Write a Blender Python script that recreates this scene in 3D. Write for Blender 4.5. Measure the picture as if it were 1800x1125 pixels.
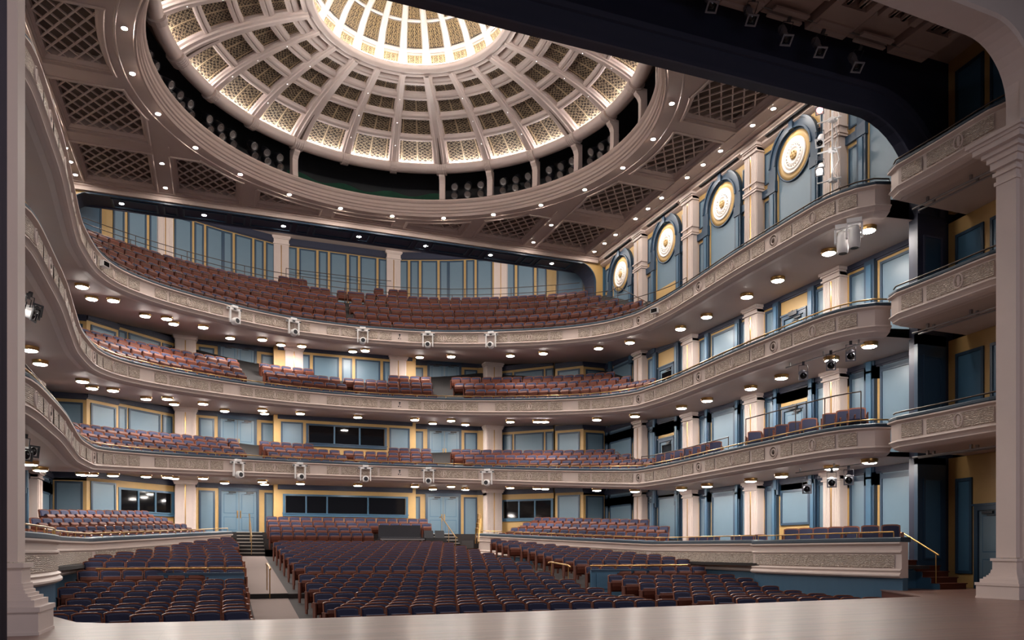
import bpy, bmesh, math, random
from math import sin, cos, pi, radians, hypot, atan2, sqrt
from mathutils import Vector, Matrix
random.seed(7)
for o in list(bpy.data.objects): bpy.data.objects.remove(o)
sc = bpy.context.scene
COL = sc.collection
# ------------------------------------------------------------------ camera, world, exposure
# z = 0 is the lens height; the stage boards lie one metre below it. x across the hall, y towards the rear wall.
cd = bpy.data.cameras.new('camera'); cam = bpy.data.objects.new('camera', cd); COL.objects.link(cam)
cam.location = (-6.555, 0, 0); cam.rotation_euler = (pi / 2, 0, -0.3572)
cd.sensor_fit = 'HORIZONTAL'; cd.sensor_width = 36; cd.lens = 1386.02 * 36 / 1800
cd.shift_y = (970.91 - 562.5) / 1800; cd.clip_end = 300; cd.clip_start = .05
sc.camera = cam
w = bpy.data.worlds.new('world'); sc.world = w; w.use_nodes = True
w.node_tree.nodes['Background'].inputs[0].default_value = (.55, .58, .75, 1)
w.node_tree.nodes['Background'].inputs[1].default_value = .05
sc.view_settings.view_transform = 'Standard'; sc.view_settings.look = 'None'
sc.view_settings.gamma = 1; sc.view_settings.use_curve_mapping = False
sc.view_settings.exposure = 1.68
LENS = dict(soffit=72, ring=520, rib=110, tier=150, cove=15, oculus=8.5)   # radiance of the lamps
# stage work light hung over the boards; added unseen fill behind the lens
def area_light(name, loc, size, power, rot, color=(1, .9, .85)):
    d = bpy.data.lights.new(name, 'AREA'); d.shape = 'RECTANGLE'; d.size, d.size_y = size; d.energy = power; d.color = color
    o = bpy.data.objects.new(name, d); COL.objects.link(o); o.location = loc; o.rotation_euler = rot
    return o
area_light('stage_work_light', (-2, 3, 9.5), (10, 1.5), 150, (radians(25), 0, 0), (1, .92, .97))
area_light('stage_front_fill', (1, -5, 1.5), (12, 2.2), 130, (radians(96), 0, 0), (.92, .92, 1))  # added fill facing the house, brightens the dark arch face
def spot_light(name, loc, target, power, cone, color=(1, .96, .92), blend=.5, r=.08):
    d = bpy.data.lights.new(name, 'SPOT'); d.energy = power; d.spot_size = radians(cone); d.spot_blend = blend; d.color = color; d.shadow_soft_size = r
    o = bpy.data.objects.new(name, d); COL.objects.link(o); o.location = loc
    o.rotation_euler = (Vector(target) - Vector(loc)).to_track_quat('-Z', 'Y').to_euler()
    return o

# ------------------------------------------------------------------ materials
MATS = {}
def srgb(c):
    return tuple(((v / 255) / 12.92 if v / 255 <= .04045 else ((v / 255 + .055) / 1.055) ** 2.4) for v in c) + (1,)
def mat(name, rgb, rough=.6, metal=0, noise=0, nscale=6, bump=0, bscale=60, spec=None, stretch=None, emit=None, coord='Object'):
    m = bpy.data.materials.new(name); m.use_nodes = True; nt = m.node_tree; b = nt.nodes['Principled BSDF']
    b.inputs['Base Color'].default_value = tuple(rgb[:3]) + (1,); b.inputs['Roughness'].default_value = rough; b.inputs['Metallic'].default_value = metal
    if spec is not None: b.inputs['Specular IOR Level'].default_value = spec
    if noise or bump:
        tc = nt.nodes.new('ShaderNodeTexCoord'); mp = nt.nodes.new('ShaderNodeMapping'); nt.links.new(tc.outputs[coord], mp.inputs[0])
        if stretch: mp.inputs['Scale'].default_value = stretch
    if noise:
        n = nt.nodes.new('ShaderNodeTexNoise'); n.inputs['Scale'].default_value = nscale; n.inputs['Detail'].default_value = 5
        nt.links.new(mp.outputs[0], n.inputs['Vector'])
        r = nt.nodes.new('ShaderNodeMapRange'); r.inputs[3].default_value = 1 - noise; r.inputs[4].default_value = 1 + noise
        nt.links.new(n.outputs['Fac'], r.inputs[0])
        mx = nt.nodes.new('ShaderNodeVectorMath'); mx.operation = 'SCALE'; mx.inputs[0].default_value = rgb[:3]
        nt.links.new(r.outputs[0], mx.inputs['Scale']); nt.links.new(mx.outputs[0], b.inputs['Base Color'])
    if bump:
        n = nt.nodes.new('ShaderNodeTexNoise'); n.inputs['Scale'].default_value = bscale; n.inputs['Detail'].default_value = 3
        nt.links.new(mp.outputs[0], n.inputs['Vector'])
        bp = nt.nodes.new('ShaderNodeBump'); bp.inputs['Strength'].default_value = bump; bp.inputs['Distance'].default_value = .02
        nt.links.new(n.outputs['Fac'], bp.inputs['Height']); nt.links.new(bp.outputs[0], b.inputs['Normal'])
    if emit:
        b.inputs['Emission Color'].default_value = tuple(emit[0]) + (1,); b.inputs['Emission Strength'].default_value = emit[1]
    MATS[name] = m
    return m
def emis(name, rgb, s):
    return mat(name, (.8, .8, .8), .5, emit=(rgb, s))
CREAM = mat('cream_plaster', srgb((206, 189, 181)), .55, noise=.04, nscale=3)
CEIL = mat('ceiling_plaster', srgb((196, 176, 166)), .6, noise=.05, nscale=2)
SOFF = mat('soffit_plaster', srgb((190, 170, 160)), .65, noise=.05, nscale=1.2)
WHITE = mat('white_plaster', srgb((226, 216, 208)), .5)
GOLD = mat('gold_paint', srgb((182, 148, 92)), .5, noise=.06, nscale=5)
BLUE = mat('light_blue_paint', srgb((95, 118, 134)), .38, noise=.05, nscale=2.5)
MIDB = mat('mid_blue_paint', srgb((58, 94, 120)), .4, noise=.05, nscale=3)
DARKB = mat('dark_blue_paint', srgb((38, 62, 84)), .4)
NAVYB = mat('navy_cornice_paint', srgb((38, 42, 62)), .5)
NIGHT = mat('dark_navy_beam_paint', srgb((62, 66, 86)), .6)
BLACK = mat('black_paint', (.008, .008, .01), .6)
LEDGE = mat('navy_padded_ledge', srgb((44, 62, 78)), .55, bump=.1, bscale=40)
GLASSD = mat('dark_glass', (.004, .004, .005), .05, spec=.45)
NAVY = mat('navy_upholstery', (.018, .021, .055), .85, noise=.15, nscale=40, bump=.15, bscale=300)
WOOD = mat('red_brown_wood', (.082, .020, .010), .55, spec=.25, noise=.3, nscale=14, stretch=(1, 1, 6))
WOODR = mat('polished_seat_rim', (.20, .066, .034), .42, spec=.35, noise=.2, nscale=18)
BRASS = mat('brass', srgb((176, 138, 84)), .3, metal=.9)
IRON = mat('bronze_rail', srgb((70, 56, 48)), .4, metal=.6)
STEEL = mat('brushed_steel', srgb((150, 146, 144)), .35, metal=.9)
FIXW = mat('white_fixture_shell', srgb((232, 230, 230)), .35)
FIXB = mat('black_fixture_shell', srgb((34, 34, 40)), .4)
FIXG = mat('grey_fixture_shell', srgb((122, 122, 130)), .35, metal=.3)
BROWN = mat('brown_coffer_back', srgb((96, 80, 70)), .85, noise=.12, nscale=3)
CARPET = mat('taupe_carpet', srgb((112, 98, 93)), .95, noise=.12, nscale=30, bump=.3, bscale=200)
DIMFL = mat('dark_floor_covering', srgb((38, 32, 32)), .9, noise=.1, nscale=20)
STEP = mat('dark_step_carpet', srgb((26, 22, 22)), .95)
NOSE = mat('step_nosing', srgb((170, 160, 150)), .5)
DRAPE = mat('black_drape', srgb((58, 50, 66)), .95)
LAMP = emis('soffit_lamp_glow', (1, .93, .86), LENS['soffit'])
RINGL = emis('ring_lamp_glow', (1, .92, .84), LENS['ring'])
RIBL = emis('rib_lamp_glow', (1, .92, .84), LENS['rib'])
TIERL = emis('tier_lamp_glow', (1, .92, .84), LENS['tier'])
COVE = emis('cove_lamp_glow', (1, .97, .96), LENS['cove'])
OCUL = emis('oculus_cove_glow', (1, .94, .89), LENS['oculus'])
DOT = emis('small_bulb_glow', (1, .95, .9), 14)
SPOTG = emis('stage_lamp_glow', (1, .95, .93), 10)
REDG = emis('red_lamp_glow', (1, .25, .3), 3)
STEPG = emis('step_light_glow', (1, .85, .7), 12)
GREEN = emis('green_exit_glow', (.1, .6, .3), 1.2)
GREENCL = mat('dark_green_cloth', srgb((22, 66, 48)), .9, noise=.4, nscale=3)

def relief_mat():
    m = bpy.data.materials.new('scrollwork_relief'); m.use_nodes = True; nt = m.node_tree; b = nt.nodes['Principled BSDF']; L = nt.links.new
    tc = nt.nodes.new('ShaderNodeTexCoord')
    nz = nt.nodes.new('ShaderNodeTexNoise'); nz.inputs['Scale'].default_value = 4.5; nz.inputs['Detail'].default_value = 1; L(tc.outputs['UV'], nz.inputs['Vector'])
    ad = nt.nodes.new('ShaderNodeVectorMath'); ad.operation = 'MULTIPLY_ADD'; ad.inputs[1].default_value = (.5, .5, 0)
    L(nz.outputs['Color'], ad.inputs[0]); L(tc.outputs['UV'], ad.inputs[2])
    v = nt.nodes.new('ShaderNodeTexVoronoi'); v.feature = 'DISTANCE_TO_EDGE'; v.inputs['Scale'].default_value = 11; L(ad.outputs[0], v.inputs['Vector'])
    v2 = nt.nodes.new('ShaderNodeTexWave'); v2.wave_type = 'RINGS'; v2.inputs['Scale'].default_value = 7; v2.inputs['Distortion'].default_value = 7; v2.inputs['Detail'].default_value = 1.5
    L(tc.outputs['UV'], v2.inputs['Vector'])
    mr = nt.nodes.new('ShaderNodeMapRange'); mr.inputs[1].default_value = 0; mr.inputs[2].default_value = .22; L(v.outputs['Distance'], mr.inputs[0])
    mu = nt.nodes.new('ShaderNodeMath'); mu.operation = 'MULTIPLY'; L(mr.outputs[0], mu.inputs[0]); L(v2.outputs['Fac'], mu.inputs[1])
    cr = nt.nodes.new('ShaderNodeValToRGB'); cr.color_ramp.elements[0].color = srgb((150, 132, 118)); cr.color_ramp.elements[1].color = srgb((218, 203, 190)); cr.color_ramp.elements[1].position = .5  # hollows of the scroll pattern get shade painted into the base colour
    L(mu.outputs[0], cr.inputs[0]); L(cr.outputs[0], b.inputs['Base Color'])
    bp = nt.nodes.new('ShaderNodeBump'); bp.inputs['Strength'].default_value = .8; bp.inputs['Distance'].default_value = .03
    L(mu.outputs[0], bp.inputs['Height']); L(bp.outputs[0], b.inputs['Normal']); b.inputs['Roughness'].default_value = .55
    return m
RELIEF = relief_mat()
def lace_mat(name, cols, k, gold):
    """pierced screen: criss-cross lace over a dark ground, with two plain seams; UV 0..1 over the panel"""
    m = bpy.data.materials.new(name); m.use_nodes = True; nt = m.node_tree; b = nt.nodes['Principled BSDF']; L = nt.links.new
    tc = nt.nodes.new('ShaderNodeTexCoord'); sp = nt.nodes.new('ShaderNodeSeparateXYZ'); L(tc.outputs['UV'], sp.inputs[0])
    def M(op, a, c=None):
        n = nt.nodes.new('ShaderNodeMath'); n.operation = op
        for i, q in enumerate((a, c)):
            if q is None: continue
            if isinstance(q, (int, float)): n.inputs[i].default_value = q
            else: L(q, n.inputs[i])
        return n.outputs[0]
    u, v = sp.outputs[0], sp.outputs[1]
    s1 = M('SINE', M('MULTIPLY', M('ADD', u, v), k * pi)); s2 = M('SINE', M('MULTIPLY', M('SUBTRACT', u, v), k * pi))
    d1 = M('ABSOLUTE', s1); d2 = M('ABSOLUTE', s2)
    cross = M('LESS_THAN', M('MINIMUM', d1, d2), .2)
    vo = nt.nodes.new('ShaderNodeTexVoronoi'); vo.inputs['Scale'].default_value = k * 2.6; L(tc.outputs['UV'], vo.inputs['Vector'])
    dots = M('LESS_THAN', vo.outputs['Distance'], .38)
    seam = M('LESS_THAN', M('ABSOLUTE', M('SUBTRACT', M('FRACT', M('MULTIPLY', u, cols)), .5)), .035)
    edge = M('MAXIMUM', M('LESS_THAN', u, .02), M('GREATER_THAN', u, .98))
    lace = M('MAXIMUM', M('MAXIMUM', M('MULTIPLY', cross, .8), M('MULTIPLY', dots, .55)), M('MAXIMUM', seam, edge))
    cr = nt.nodes.new('ShaderNodeValToRGB'); cr.color_ramp.elements[0].color = srgb((52, 38, 26)); cr.color_ramp.elements[1].color = gold
    L(lace, cr.inputs[0]); L(cr.outputs[0], b.inputs['Base Color']); b.inputs['Roughness'].default_value = .5
    bp = nt.nodes.new('ShaderNodeBump'); bp.inputs['Strength'].default_value = .6; bp.inputs['Distance'].default_value = .03
    L(lace, bp.inputs['Height']); L(bp.outputs[0], b.inputs['Normal'])
    return m
LACE = lace_mat('pierced_gold_screen', 3, 9, srgb((206, 184, 148)))
LACE2 = lace_mat('lantern_gold_screen', 3, 6, srgb((206, 178, 130)))
def board_mat():
    m = bpy.data.materials.new('stage_boards'); m.use_nodes = True; nt = m.node_tree; b = nt.nodes['Principled BSDF']; L = nt.links.new
    tc = nt.nodes.new('ShaderNodeTexCoord')
    br = nt.nodes.new('ShaderNodeTexBrick'); br.inputs['Scale'].default_value = 1; br.inputs['Brick Width'].default_value = 1.8; br.inputs['Row Height'].default_value = .085; br.inputs['Mortar Size'].default_value = .0025
    br.inputs['Color1'].default_value = srgb((128, 93, 80)); br.inputs['Color2'].default_value = srgb((106, 76, 66)); br.inputs['Mortar'].default_value = srgb((70, 50, 44))
    L(tc.outputs['Object'], br.inputs['Vector'])
    mp = nt.nodes.new('ShaderNodeMapping'); mp.inputs['Scale'].default_value = (1.2, 30, 1); L(tc.outputs['Object'], mp.inputs[0])
    n = nt.nodes.new('ShaderNodeTexNoise'); n.inputs['Scale'].default_value = 2; n.inputs['Detail'].default_value = 8; L(mp.outputs[0], n.inputs['Vector'])
    mx = nt.nodes.new('ShaderNodeMix'); mx.data_type = 'RGBA'; mx.blend_type = 'OVERLAY'; mx.inputs[0].default_value = .55
    L(br.outputs['Color'], mx.inputs[6]); L(n.outputs['Color'], mx.inputs[7]); L(mx.outputs[2], b.inputs['Base Color'])
    b.inputs['Coat Weight'].default_value = .22; b.inputs['Coat Roughness'].default_value = .2
    rr = nt.nodes.new('ShaderNodeMapRange'); rr.inputs[3].default_value = .3; rr.inputs[4].default_value = .5; L(n.outputs['Fac'], rr.inputs[0]); L(rr.outputs[0], b.inputs['Roughness'])
    return m
BOARDS = board_mat()

# ------------------------------------------------------------------ mesh builder
class MB:
    def __init__(s): s.v = []; s.f = []; s.mi = []; s.uv = None; s.sm = []
    def add(s, vs, fs, mi=0, smooth=False):
        b = len(s.v); s.v += [tuple(p) for p in vs]
        for f in fs: s.f.append(tuple(i + b for i in f)); s.mi.append(mi); s.sm.append(smooth)
    def box(s, x0, x1, y0, y1, z0, z1, mi=0, T=None):
        vs = [(x, y, z) for z in (z0, z1) for y in (y0, y1) for x in (x0, x1)]
        if T: vs = [T(p) for p in vs]
        s.add(vs, [(0, 2, 3, 1), (4, 5, 7, 6), (0, 1, 5, 4), (1, 3, 7, 5), (3, 2, 6, 7), (2, 0, 4, 6)], mi)
    def prism(s, poly, z0, z1, mi=0, T=None, cap=True, smooth=False):
        n = len(poly); vs = [(x, y, z0) for x, y in poly] + [(x, y, z1) for x, y in poly]
        if T: vs = [T(p) for p in vs]
        fs = [(i, (i + 1) % n, n + (i + 1) % n, n + i) for i in range(n)]
        s.add(vs, fs, mi, smooth)
        if cap: s.add(vs, [tuple(range(n - 1, -1, -1)), tuple(range(n, 2 * n))], mi)
    def lathe(s, prof, n=16, c=(0, 0, 0), mi=0, T=None, closed=False, smooth=True, a0=0, a1=2 * pi):
        full = abs(a1 - a0 - 2 * pi) < 1e-6; m = n if full else n + 1; vs = []
        for i in range(m):
            a = a0 + (a1 - a0) * i / n
            for r, z in prof: vs.append((c[0] + r * sin(a), c[1] + r * cos(a), c[2] + z))
        if T: vs = [T(p) for p in vs]
        k = len(prof); fs = []
        for i in range(n):
            j = (i + 1) % m
            for q in range(k if closed else k - 1):
                p = (q + 1) % k; fs.append((i * k + q, j * k + q, j * k + p, i * k + p))
        s.add(vs, fs, mi, smooth)
    def disc(s, r, z, n=16, c=(0, 0), mi=0, T=None, down=True):
        vs = [(c[0] + r * sin(2 * pi * i / n), c[1] + r * cos(2 * pi * i / n), z) for i in range(n)]
        if T: vs = [T(p) for p in vs]
        s.add(vs, [tuple(range(n)) if down else tuple(range(n - 1, -1, -1))], mi)
    def tube(s, pts, r=.02, n=6, mi=0, cap=True):
        P = [Vector(p) for p in pts]; rings = []
        for i, p in enumerate(P):
            d = (P[min(i + 1, len(P) - 1)] - P[max(i - 1, 0)])
            d = d.normalized() if d.length > 1e-9 else Vector((0, 0, 1))
            a = d.cross(Vector((0, 0, 1)));
            if a.length < 1e-3: a = Vector((1, 0, 0))
            a.normalize(); b = a.cross(d).normalized()
            rings.append([p + (a * cos(2 * pi * k / n) + b * sin(2 * pi * k / n)) * r for k in range(n)])
        vs = [v for g in rings for v in g]; fs = []
        for i in range(len(P) - 1):
            for k in range(n): fs.append((i * n + k, i * n + (k + 1) % n, (i + 1) * n + (k + 1) % n, (i + 1) * n + k))
        s.add(vs, fs, mi, True)
        if cap: s.add(vs, [tuple(range(n - 1, -1, -1)), tuple(range(len(vs) - n, len(vs)))], mi)
    def sweep(s, rings, mi=0, closed=True, cap=True, smooth=False):
        k = len(rings[0]); vs = [v for g in rings for v in g]; fs = []
        for i in range(len(rings) - 1):
            for q in range(k if closed else k - 1):
                p = (q + 1) % k; fs.append((i * k + q, i * k + p, (i + 1) * k + p, (i + 1) * k + q))
        s.add(vs, fs, mi, smooth)
        if cap and closed: s.add(vs, [tuple(range(k - 1, -1, -1)), tuple(range(len(vs) - k, len(vs)))], mi)
    def mesh(s, name, mats):
        me = bpy.data.meshes.new(name); me.from_pydata(s.v, [], s.f)
        for m in (mats if isinstance(mats, (list, tuple)) else [mats]): me.materials.append(m)
        me.polygons.foreach_set('material_index', s.mi); me.polygons.foreach_set('use_smooth', s.sm)
        if s.uv:
            ul = me.uv_layers.new(name='uv')
            for lp in me.loops: ul.data[lp.index].uv = s.uv[lp.vertex_index]
        me.update(); return me
    def build(s, name, mats, parent=None, fix=True):
        me = s.mesh(name, mats)
        if fix:
            bm = bmesh.new(); bm.from_mesh(me); bmesh.ops.recalc_face_normals(bm, faces=bm.faces); bm.to_mesh(me); bm.free()
        return link(name, me, parent)
def link(name, me, parent=None, loc=None, rz=None, m=None):
    o = bpy.data.objects.new(name, me); COL.objects.link(o)
    if parent is not None: o.parent = parent
    if m is not None: o.matrix_basis = m
    if loc is not None: o.location = loc
    if rz is not None: o.rotation_euler = (0, 0, rz)
    return o
def thing(name, label, cat, loc=(0, 0, 0), rz=0, group=None):
    o = bpy.data.objects.new(name, None); COL.objects.link(o); o.location = loc; o.rotation_euler = (0, 0, rz); o.empty_display_size = .2
    o['label'] = label; o['category'] = cat
    if group: o['group'] = group
    return o
def tag(o, label, cat, group=None):
    o['label'] = label; o['category'] = cat
    if group: o['group'] = group
    return o
def struct(o): o['kind'] = 'structure'; return o
def dup(root, loc=None, rz=None, label=None, group=None):
    r = root.copy(); COL.objects.link(r)
    if loc is not None: r.location = loc
    if rz is not None: r.rotation_euler = (0, 0, rz)
    if label: r['label'] = label
    if group: r['group'] = group
    for ch in list(root.children):
        c = ch.copy(); COL.objects.link(c); c.parent = r
        for g in ch.children:
            d = g.copy(); COL.objects.link(d); d.parent = c
    return r
ORD = ['first', 'second', 'third', 'fourth', 'fifth', 'sixth', 'seventh', 'eighth', 'ninth', 'tenth', 'eleventh', 'twelfth', 'thirteenth', 'fourteenth', 'fifteenth', 'sixteenth',
       'seventeenth', 'eighteenth', 'nineteenth', 'twentieth', 'twenty-first', 'twenty-second', 'twenty-third', 'twenty-fourth', 'twenty-fifth', 'twenty-sixth', 'twenty-seventh', 'twenty-eighth', 'twenty-ninth', 'thirtieth', 'thirty-first', 'thirty-second']
def side(x): return 'right' if x > 0 else 'left'

# ------------------------------------------------------------------ shared plan: balcony front curve, walls, soffits
HALF = [(0, 39.2), (2, 38.98), (3.8, 38.45), (5.7, 37.4), (7.4, 36.1), (8.7, 34.8), (9.6, 33.5), (10.1, 32.4), (10.38, 31.2), (10.5, 30.1), (10.58, 28.8), (10.6, 27.5), (10.45, 25.3), (10.27, 22.9), (10.2, 20.87), (10.17, 18.66)]
END = [(10.38, 17.75), (10.72, 17.25), (11.2, 17.08)]
def catmull(P, sub=6):
    Q = []
    for i in range(len(P) - 1):
        p0, p1, p2, p3 = P[max(i - 1, 0)], P[i], P[i + 1], P[min(i + 2, len(P) - 1)]
        for k in range(sub):
            t = k / sub
            Q.append(tuple(.5 * (2 * p1[j] + (p2[j] - p0[j]) * t + (2 * p0[j] - 5 * p1[j] + 4 * p2[j] - p3[j]) * t * t + (3 * p1[j] - p0[j] - 3 * p2[j] + p3[j]) * t ** 3) for j in range(2)))
    return Q + [P[-1]]
RC = catmull(HALF + END, 6)                       # right half from the middle of the rear towards the stage
CURVE = [(-x, y) for x, y in RC[::-1]][:-1] + RC   # whole horseshoe, one end to the other
class Path:
    def __init__(s, pts, sg=1):
        s.p = pts; s.s = [0]; s.sg = sg
        for a, b in zip(pts, pts[1:]): s.s.append(s.s[-1] + hypot(b[0] - a[0], b[1] - a[1]))
        s.len = s.s[-1]
    def at(s, q):
        q = max(0, min(s.len, q)); i = 0; lo, hi = 0, len(s.s) - 2
        while lo < hi:
            mid = (lo + hi + 1) // 2
            if s.s[mid] <= q: lo = mid
            else: hi = mid - 1
        i = lo; t = (q - s.s[i]) / max(1e-9, s.s[i + 1] - s.s[i]); a, b = s.p[i], s.p[i + 1]
        return (a[0] + (b[0] - a[0]) * t, a[1] + (b[1] - a[1]) * t)
    def frame(s, q):
        a, b = s.at(q - .15), s.at(q + .15); dx, dy = b[0] - a[0], b[1] - a[1]; l = hypot(dx, dy) or 1
        return s.at(q), (dx / l, dy / l)
HORSE = Path(CURVE); MID = HORSE.len / 2
def rise(y): return .087 * max(0, min(y, 39.2) - 30)
ZM = (3.216, 6.617, 10.018)                        # middle of each balcony front at the sides
def fpt(q, o, dz, zm, path=HORSE, rises=True):
    """point on a balcony front: o metres out towards the hall, dz above its middle line"""
    p, t = path.frame(q); n = (t[1] * path.sg, -t[0] * path.sg)
    x, y = p[0] + n[0] * o, p[1] + n[1] * o
    return (x, y, zm + dz + (rise(p[1]) if rises else 0))
HW = (.01, .08, .13)
def soffit_z(k, y): return ZM[k] - .49 + rise(y) + HW[k] * max(0, y - 39.2)
WALL = [(13.2, 17.0), (13.2, 38.4), (11.87, 38.4), (10.77, 39.64), (10.85, 40.05), (8.6, 42.35), (7.4, 43.25), (3.6, 43.9), (3.58, 43.1), (0, 43.1)]

# ------------------------------------------------------------------ floors
STAGE_Z = -1.0
edge = [(-11.2, 17.6), (-10.4, 17.1), (-9.15, 14.53), (-8.45, 12.75), (-8.02, 12.42), (-7.19, 12.33), (-5.46, 12.25), (-1.94, 12.4), (1.58, 12.69), (6.7, 13.3), (8.37, 13.5), (10.55, 17.1), (13.2, 17.4)]
m = MB(); poly = [(-13.5, -7), (-13.5, 17.6)] + edge + [(13.4, 17.4), (13.4, -7)]
m.prism(poly, STAGE_Z - .03, STAGE_Z); m.build('floor', BOARDS)['kind'] = 'structure'
m = MB()
for a, b in zip(edge, edge[1:]):
    vs = [(a[0], a[1] - .05, STAGE_Z - .03), (b[0], b[1] - .05, STAGE_Z - .03), (b[0], b[1] - .05, -2.6), (a[0], a[1] - .05, -2.6)]; m.add(vs, [(0, 1, 2, 3)])
m.build('trim_1', WOOD)['kind'] = 'structure'
def hall_z(y):
    if y < 20: return -2.05
    if y < 26: return -2.05 + .58 * (y - 20) / 6
    return -1.32 + 1.13 * (min(y, 39.5) - 26) / 13.5
m = MB(); ys = [12.2, 16, 20, 22, 24, 25.99, 26.0, 28, 30, 32, 34, 36, 38, 39.5]
m.sweep([[(-13, y, hall_z(y)), (13, y, hall_z(y)), (13, y, hall_z(y) - .1), (-13, y, hall_z(y) - .1)] for y in ys])
m.build('floor', DIMFL)['kind'] = 'structure'
for sx, x0, x1 in ((-1, -5.62, -4.46), (1, 4.46, 5.62)):      # carpeted aisle ramps with one step
    m = MB(); m.sweep([[(x0, y, hall_z(y) + .012), (x1, y, hall_z(y) + .012), (x1, y, hall_z(y) - .05), (x0, y, hall_z(y) - .05)] for y in ys if y < 26])
    m.sweep([[(x0, y, hall_z(y) + .012), (x1, y, hall_z(y) + .012), (x1, y, hall_z(y) - .05), (x0, y, hall_z(y) - .05)] for y in ys if y >= 26])
    ramp = m.build('floor', CARPET); struct(ramp)
    m = MB(); m.box(x0, x1, 25.96, 26.0, hall_z(25.9), hall_z(26) + .014); m.build('step_riser', STEP, ramp)
# raised rear floor and the steps up to the two rear doors
m = MB(); m.box(-13, 13, 42.4, 45, .6, 1.03); struct(m.build('floor', DIMFL))
for sx in (-1, 1):
    cx = sx * 5.05; st = thing('aisle_stair', 'dark carpeted steps with pale nosings leading up to the %s rear double door' % side(sx), 'stairs', (cx, 40.0, 0))
    n = 7
    for i in range(n):
        z0, z1, y = -.35, -.19 + 1.22 * (i + 1) / n, 39.5 + .42 * i
        m = MB(); m.box(-.62, .62, y - 40, y + .5 - 40, z0, z1, 0); m.box(-.62, .62, y - 40 - .012, y - 40 + .05, z1 - .03, z1 + .006, 1); m.build('step', [STEP, NOSE], st)

# ------------------------------------------------------------------ wall runs
class Run:
    """a straight stretch of wall: u along it, n out of it into the hall"""
    def __init__(s, p0, p1):
        s.p0 = Vector((p0[0], p0[1])); d = Vector((p1[0] - p0[0], p1[1] - p0[1])); s.L = d.length; s.d = d / s.L
        n = Vector((s.d.y, -s.d.x)); c = (Vector((0, 24)) - s.p0)
        s.n = n if n.dot(c) > 0 else -n
    def T(s, p):
        q = s.p0 + s.d * p[0] + s.n * p[1]; return (q.x, q.y, p[2])
def panel_piece(m, R, u0, u1, z0, z1, fr=.085, f=0, b=1):
    """field with a proud frame of moulding round it"""
    T = R.T
    m.box(u0 + fr, u1 - fr, 0, .02, z0 + fr, z1 - fr, b, T)
    for (a, c, e, g) in ((u0, u1, z0, z0 + fr), (u0, u1, z1 - fr, z1), (u0, u0 + fr, z0 + fr, z1 - fr), (u1 - fr, u1, z0 + fr, z1 - fr)):
        m.box(a, c, 0, .05, e, g, f, T)
def double_door(R, u0, u1, z0, parent_name, label=None, h=2.15, single=False, glass=False):
    fr = .13; T = R.T
    d = bpy.data.objects.new(parent_name, None); COL.objects.link(d); d['kind'] = 'structure'
    m = MB()
    for a, b, e, g in ((u0, u0 + fr, z0, z0 + h + fr), (u1 - fr, u1, z0, z0 + h + fr), (u0 + fr, u1 - fr, z0 + h, z0 + h + fr)): m.box(a, b, 0, .09, e, g, 0, T)
    m.box(u0 - .04, u1 + .04, 0, .12, z0 + h + fr, z0 + h + fr + .06, 0, T)
    m.build('door_frame', DARKB, d)
    a, b = u0 + fr, u1 - fr
    leaves = [(a, b)] if single else [(a, (a + b) / 2 - .006), ((a + b) / 2 + .006, b)]
    for i, (l0, l1) in enumerate(leaves):
        m = MB(); m.box(l0, l1, 0, .035, z0 + .01, z0 + h - .01, 0, T)
        for zz0, zz1 in ((.12, .82), (1.0, h - .14)):
            if glass and zz0 > .9:
                m.box(l0 + .12, l1 - .12, .035, .04, z0 + zz0, z0 + zz1, 2, T); continue
            for q in range(2): m.box(l0 + .12 + .03 * q, l1 - .12 - .03 * q, .035 + .008 * q, .043 + .008 * q, z0 + zz0 + .03 * q, z0 + zz1 - .03 * q, 1 - q, T)
        lf = m.build('door_leaf', [BLUE, MIDB, GLASSD], d)
        hx = l1 - .1 if i == 0 else l0 + .04
        m = MB(); m.box(hx, hx + .06, .035, .05, z0 + .75, z0 + 1.15, 0, T); m.tube([T((hx + .03, .08, z0 + .8)), T((hx + .03, .08, z0 + 1.1))], .016); m.build('door_handle', BRASS, lf)
        m = MB(); m.box(l0 + .15, l0 + .5, .035, .1, z0 + h - .1, z0 + h - .03, 0, T); m.box(l0 + .3, l0 + .62, .06, .08, z0 + h - .16, z0 + h - .13, 0, T); m.build('door_closer', FIXB, lf)
    return d
def booth_window(R, u0, u1, z0, z1, name, splits=(1 / 3, 2 / 3), fr=.16, dark=False):
    T = R.T; d = bpy.data.objects.new(name, None); COL.objects.link(d); d['kind'] = 'structure'
    m = MB()
    for a, b, e, g in ((u0, u1, z0, z0 + fr), (u0, u1, z1 - fr * .6, z1), (u0, u0 + fr * .8, z0 + fr, z1 - fr * .6), (u1 - fr * .8, u1, z0 + fr, z1 - fr * .6)): m.box(a, b, 0, .09, e, g, 0, T)
    m.box(u0 - .03, u1 + .03, .02, .13, z0 + fr - .03, z0 + fr + .02, 0, T)
    m.build('window_frame', MIDB if not dark else DARKB, d)
    a, b = u0 + fr * .8, u1 - fr * .8; e = [0] + list(splits) + [1]
    for i in range(len(e) - 1):
        x0, x1 = a + (b - a) * e[i], a + (b - a) * e[i + 1]
        m = MB(); m.box(x0 + .03, x1 - .03, .01, .02, z0 + fr, z1 - fr * .6, 0, T); m.build('pane', GLASSD, d)
        if i: m = MB(); m.box(x0 - .04, x0 + .04, .01, .07, z0 + fr, z1 - fr * .6, 0, T); m.build('mullion', MIDB, d)
    return d
NW = [0]; ND = [0]
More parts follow.
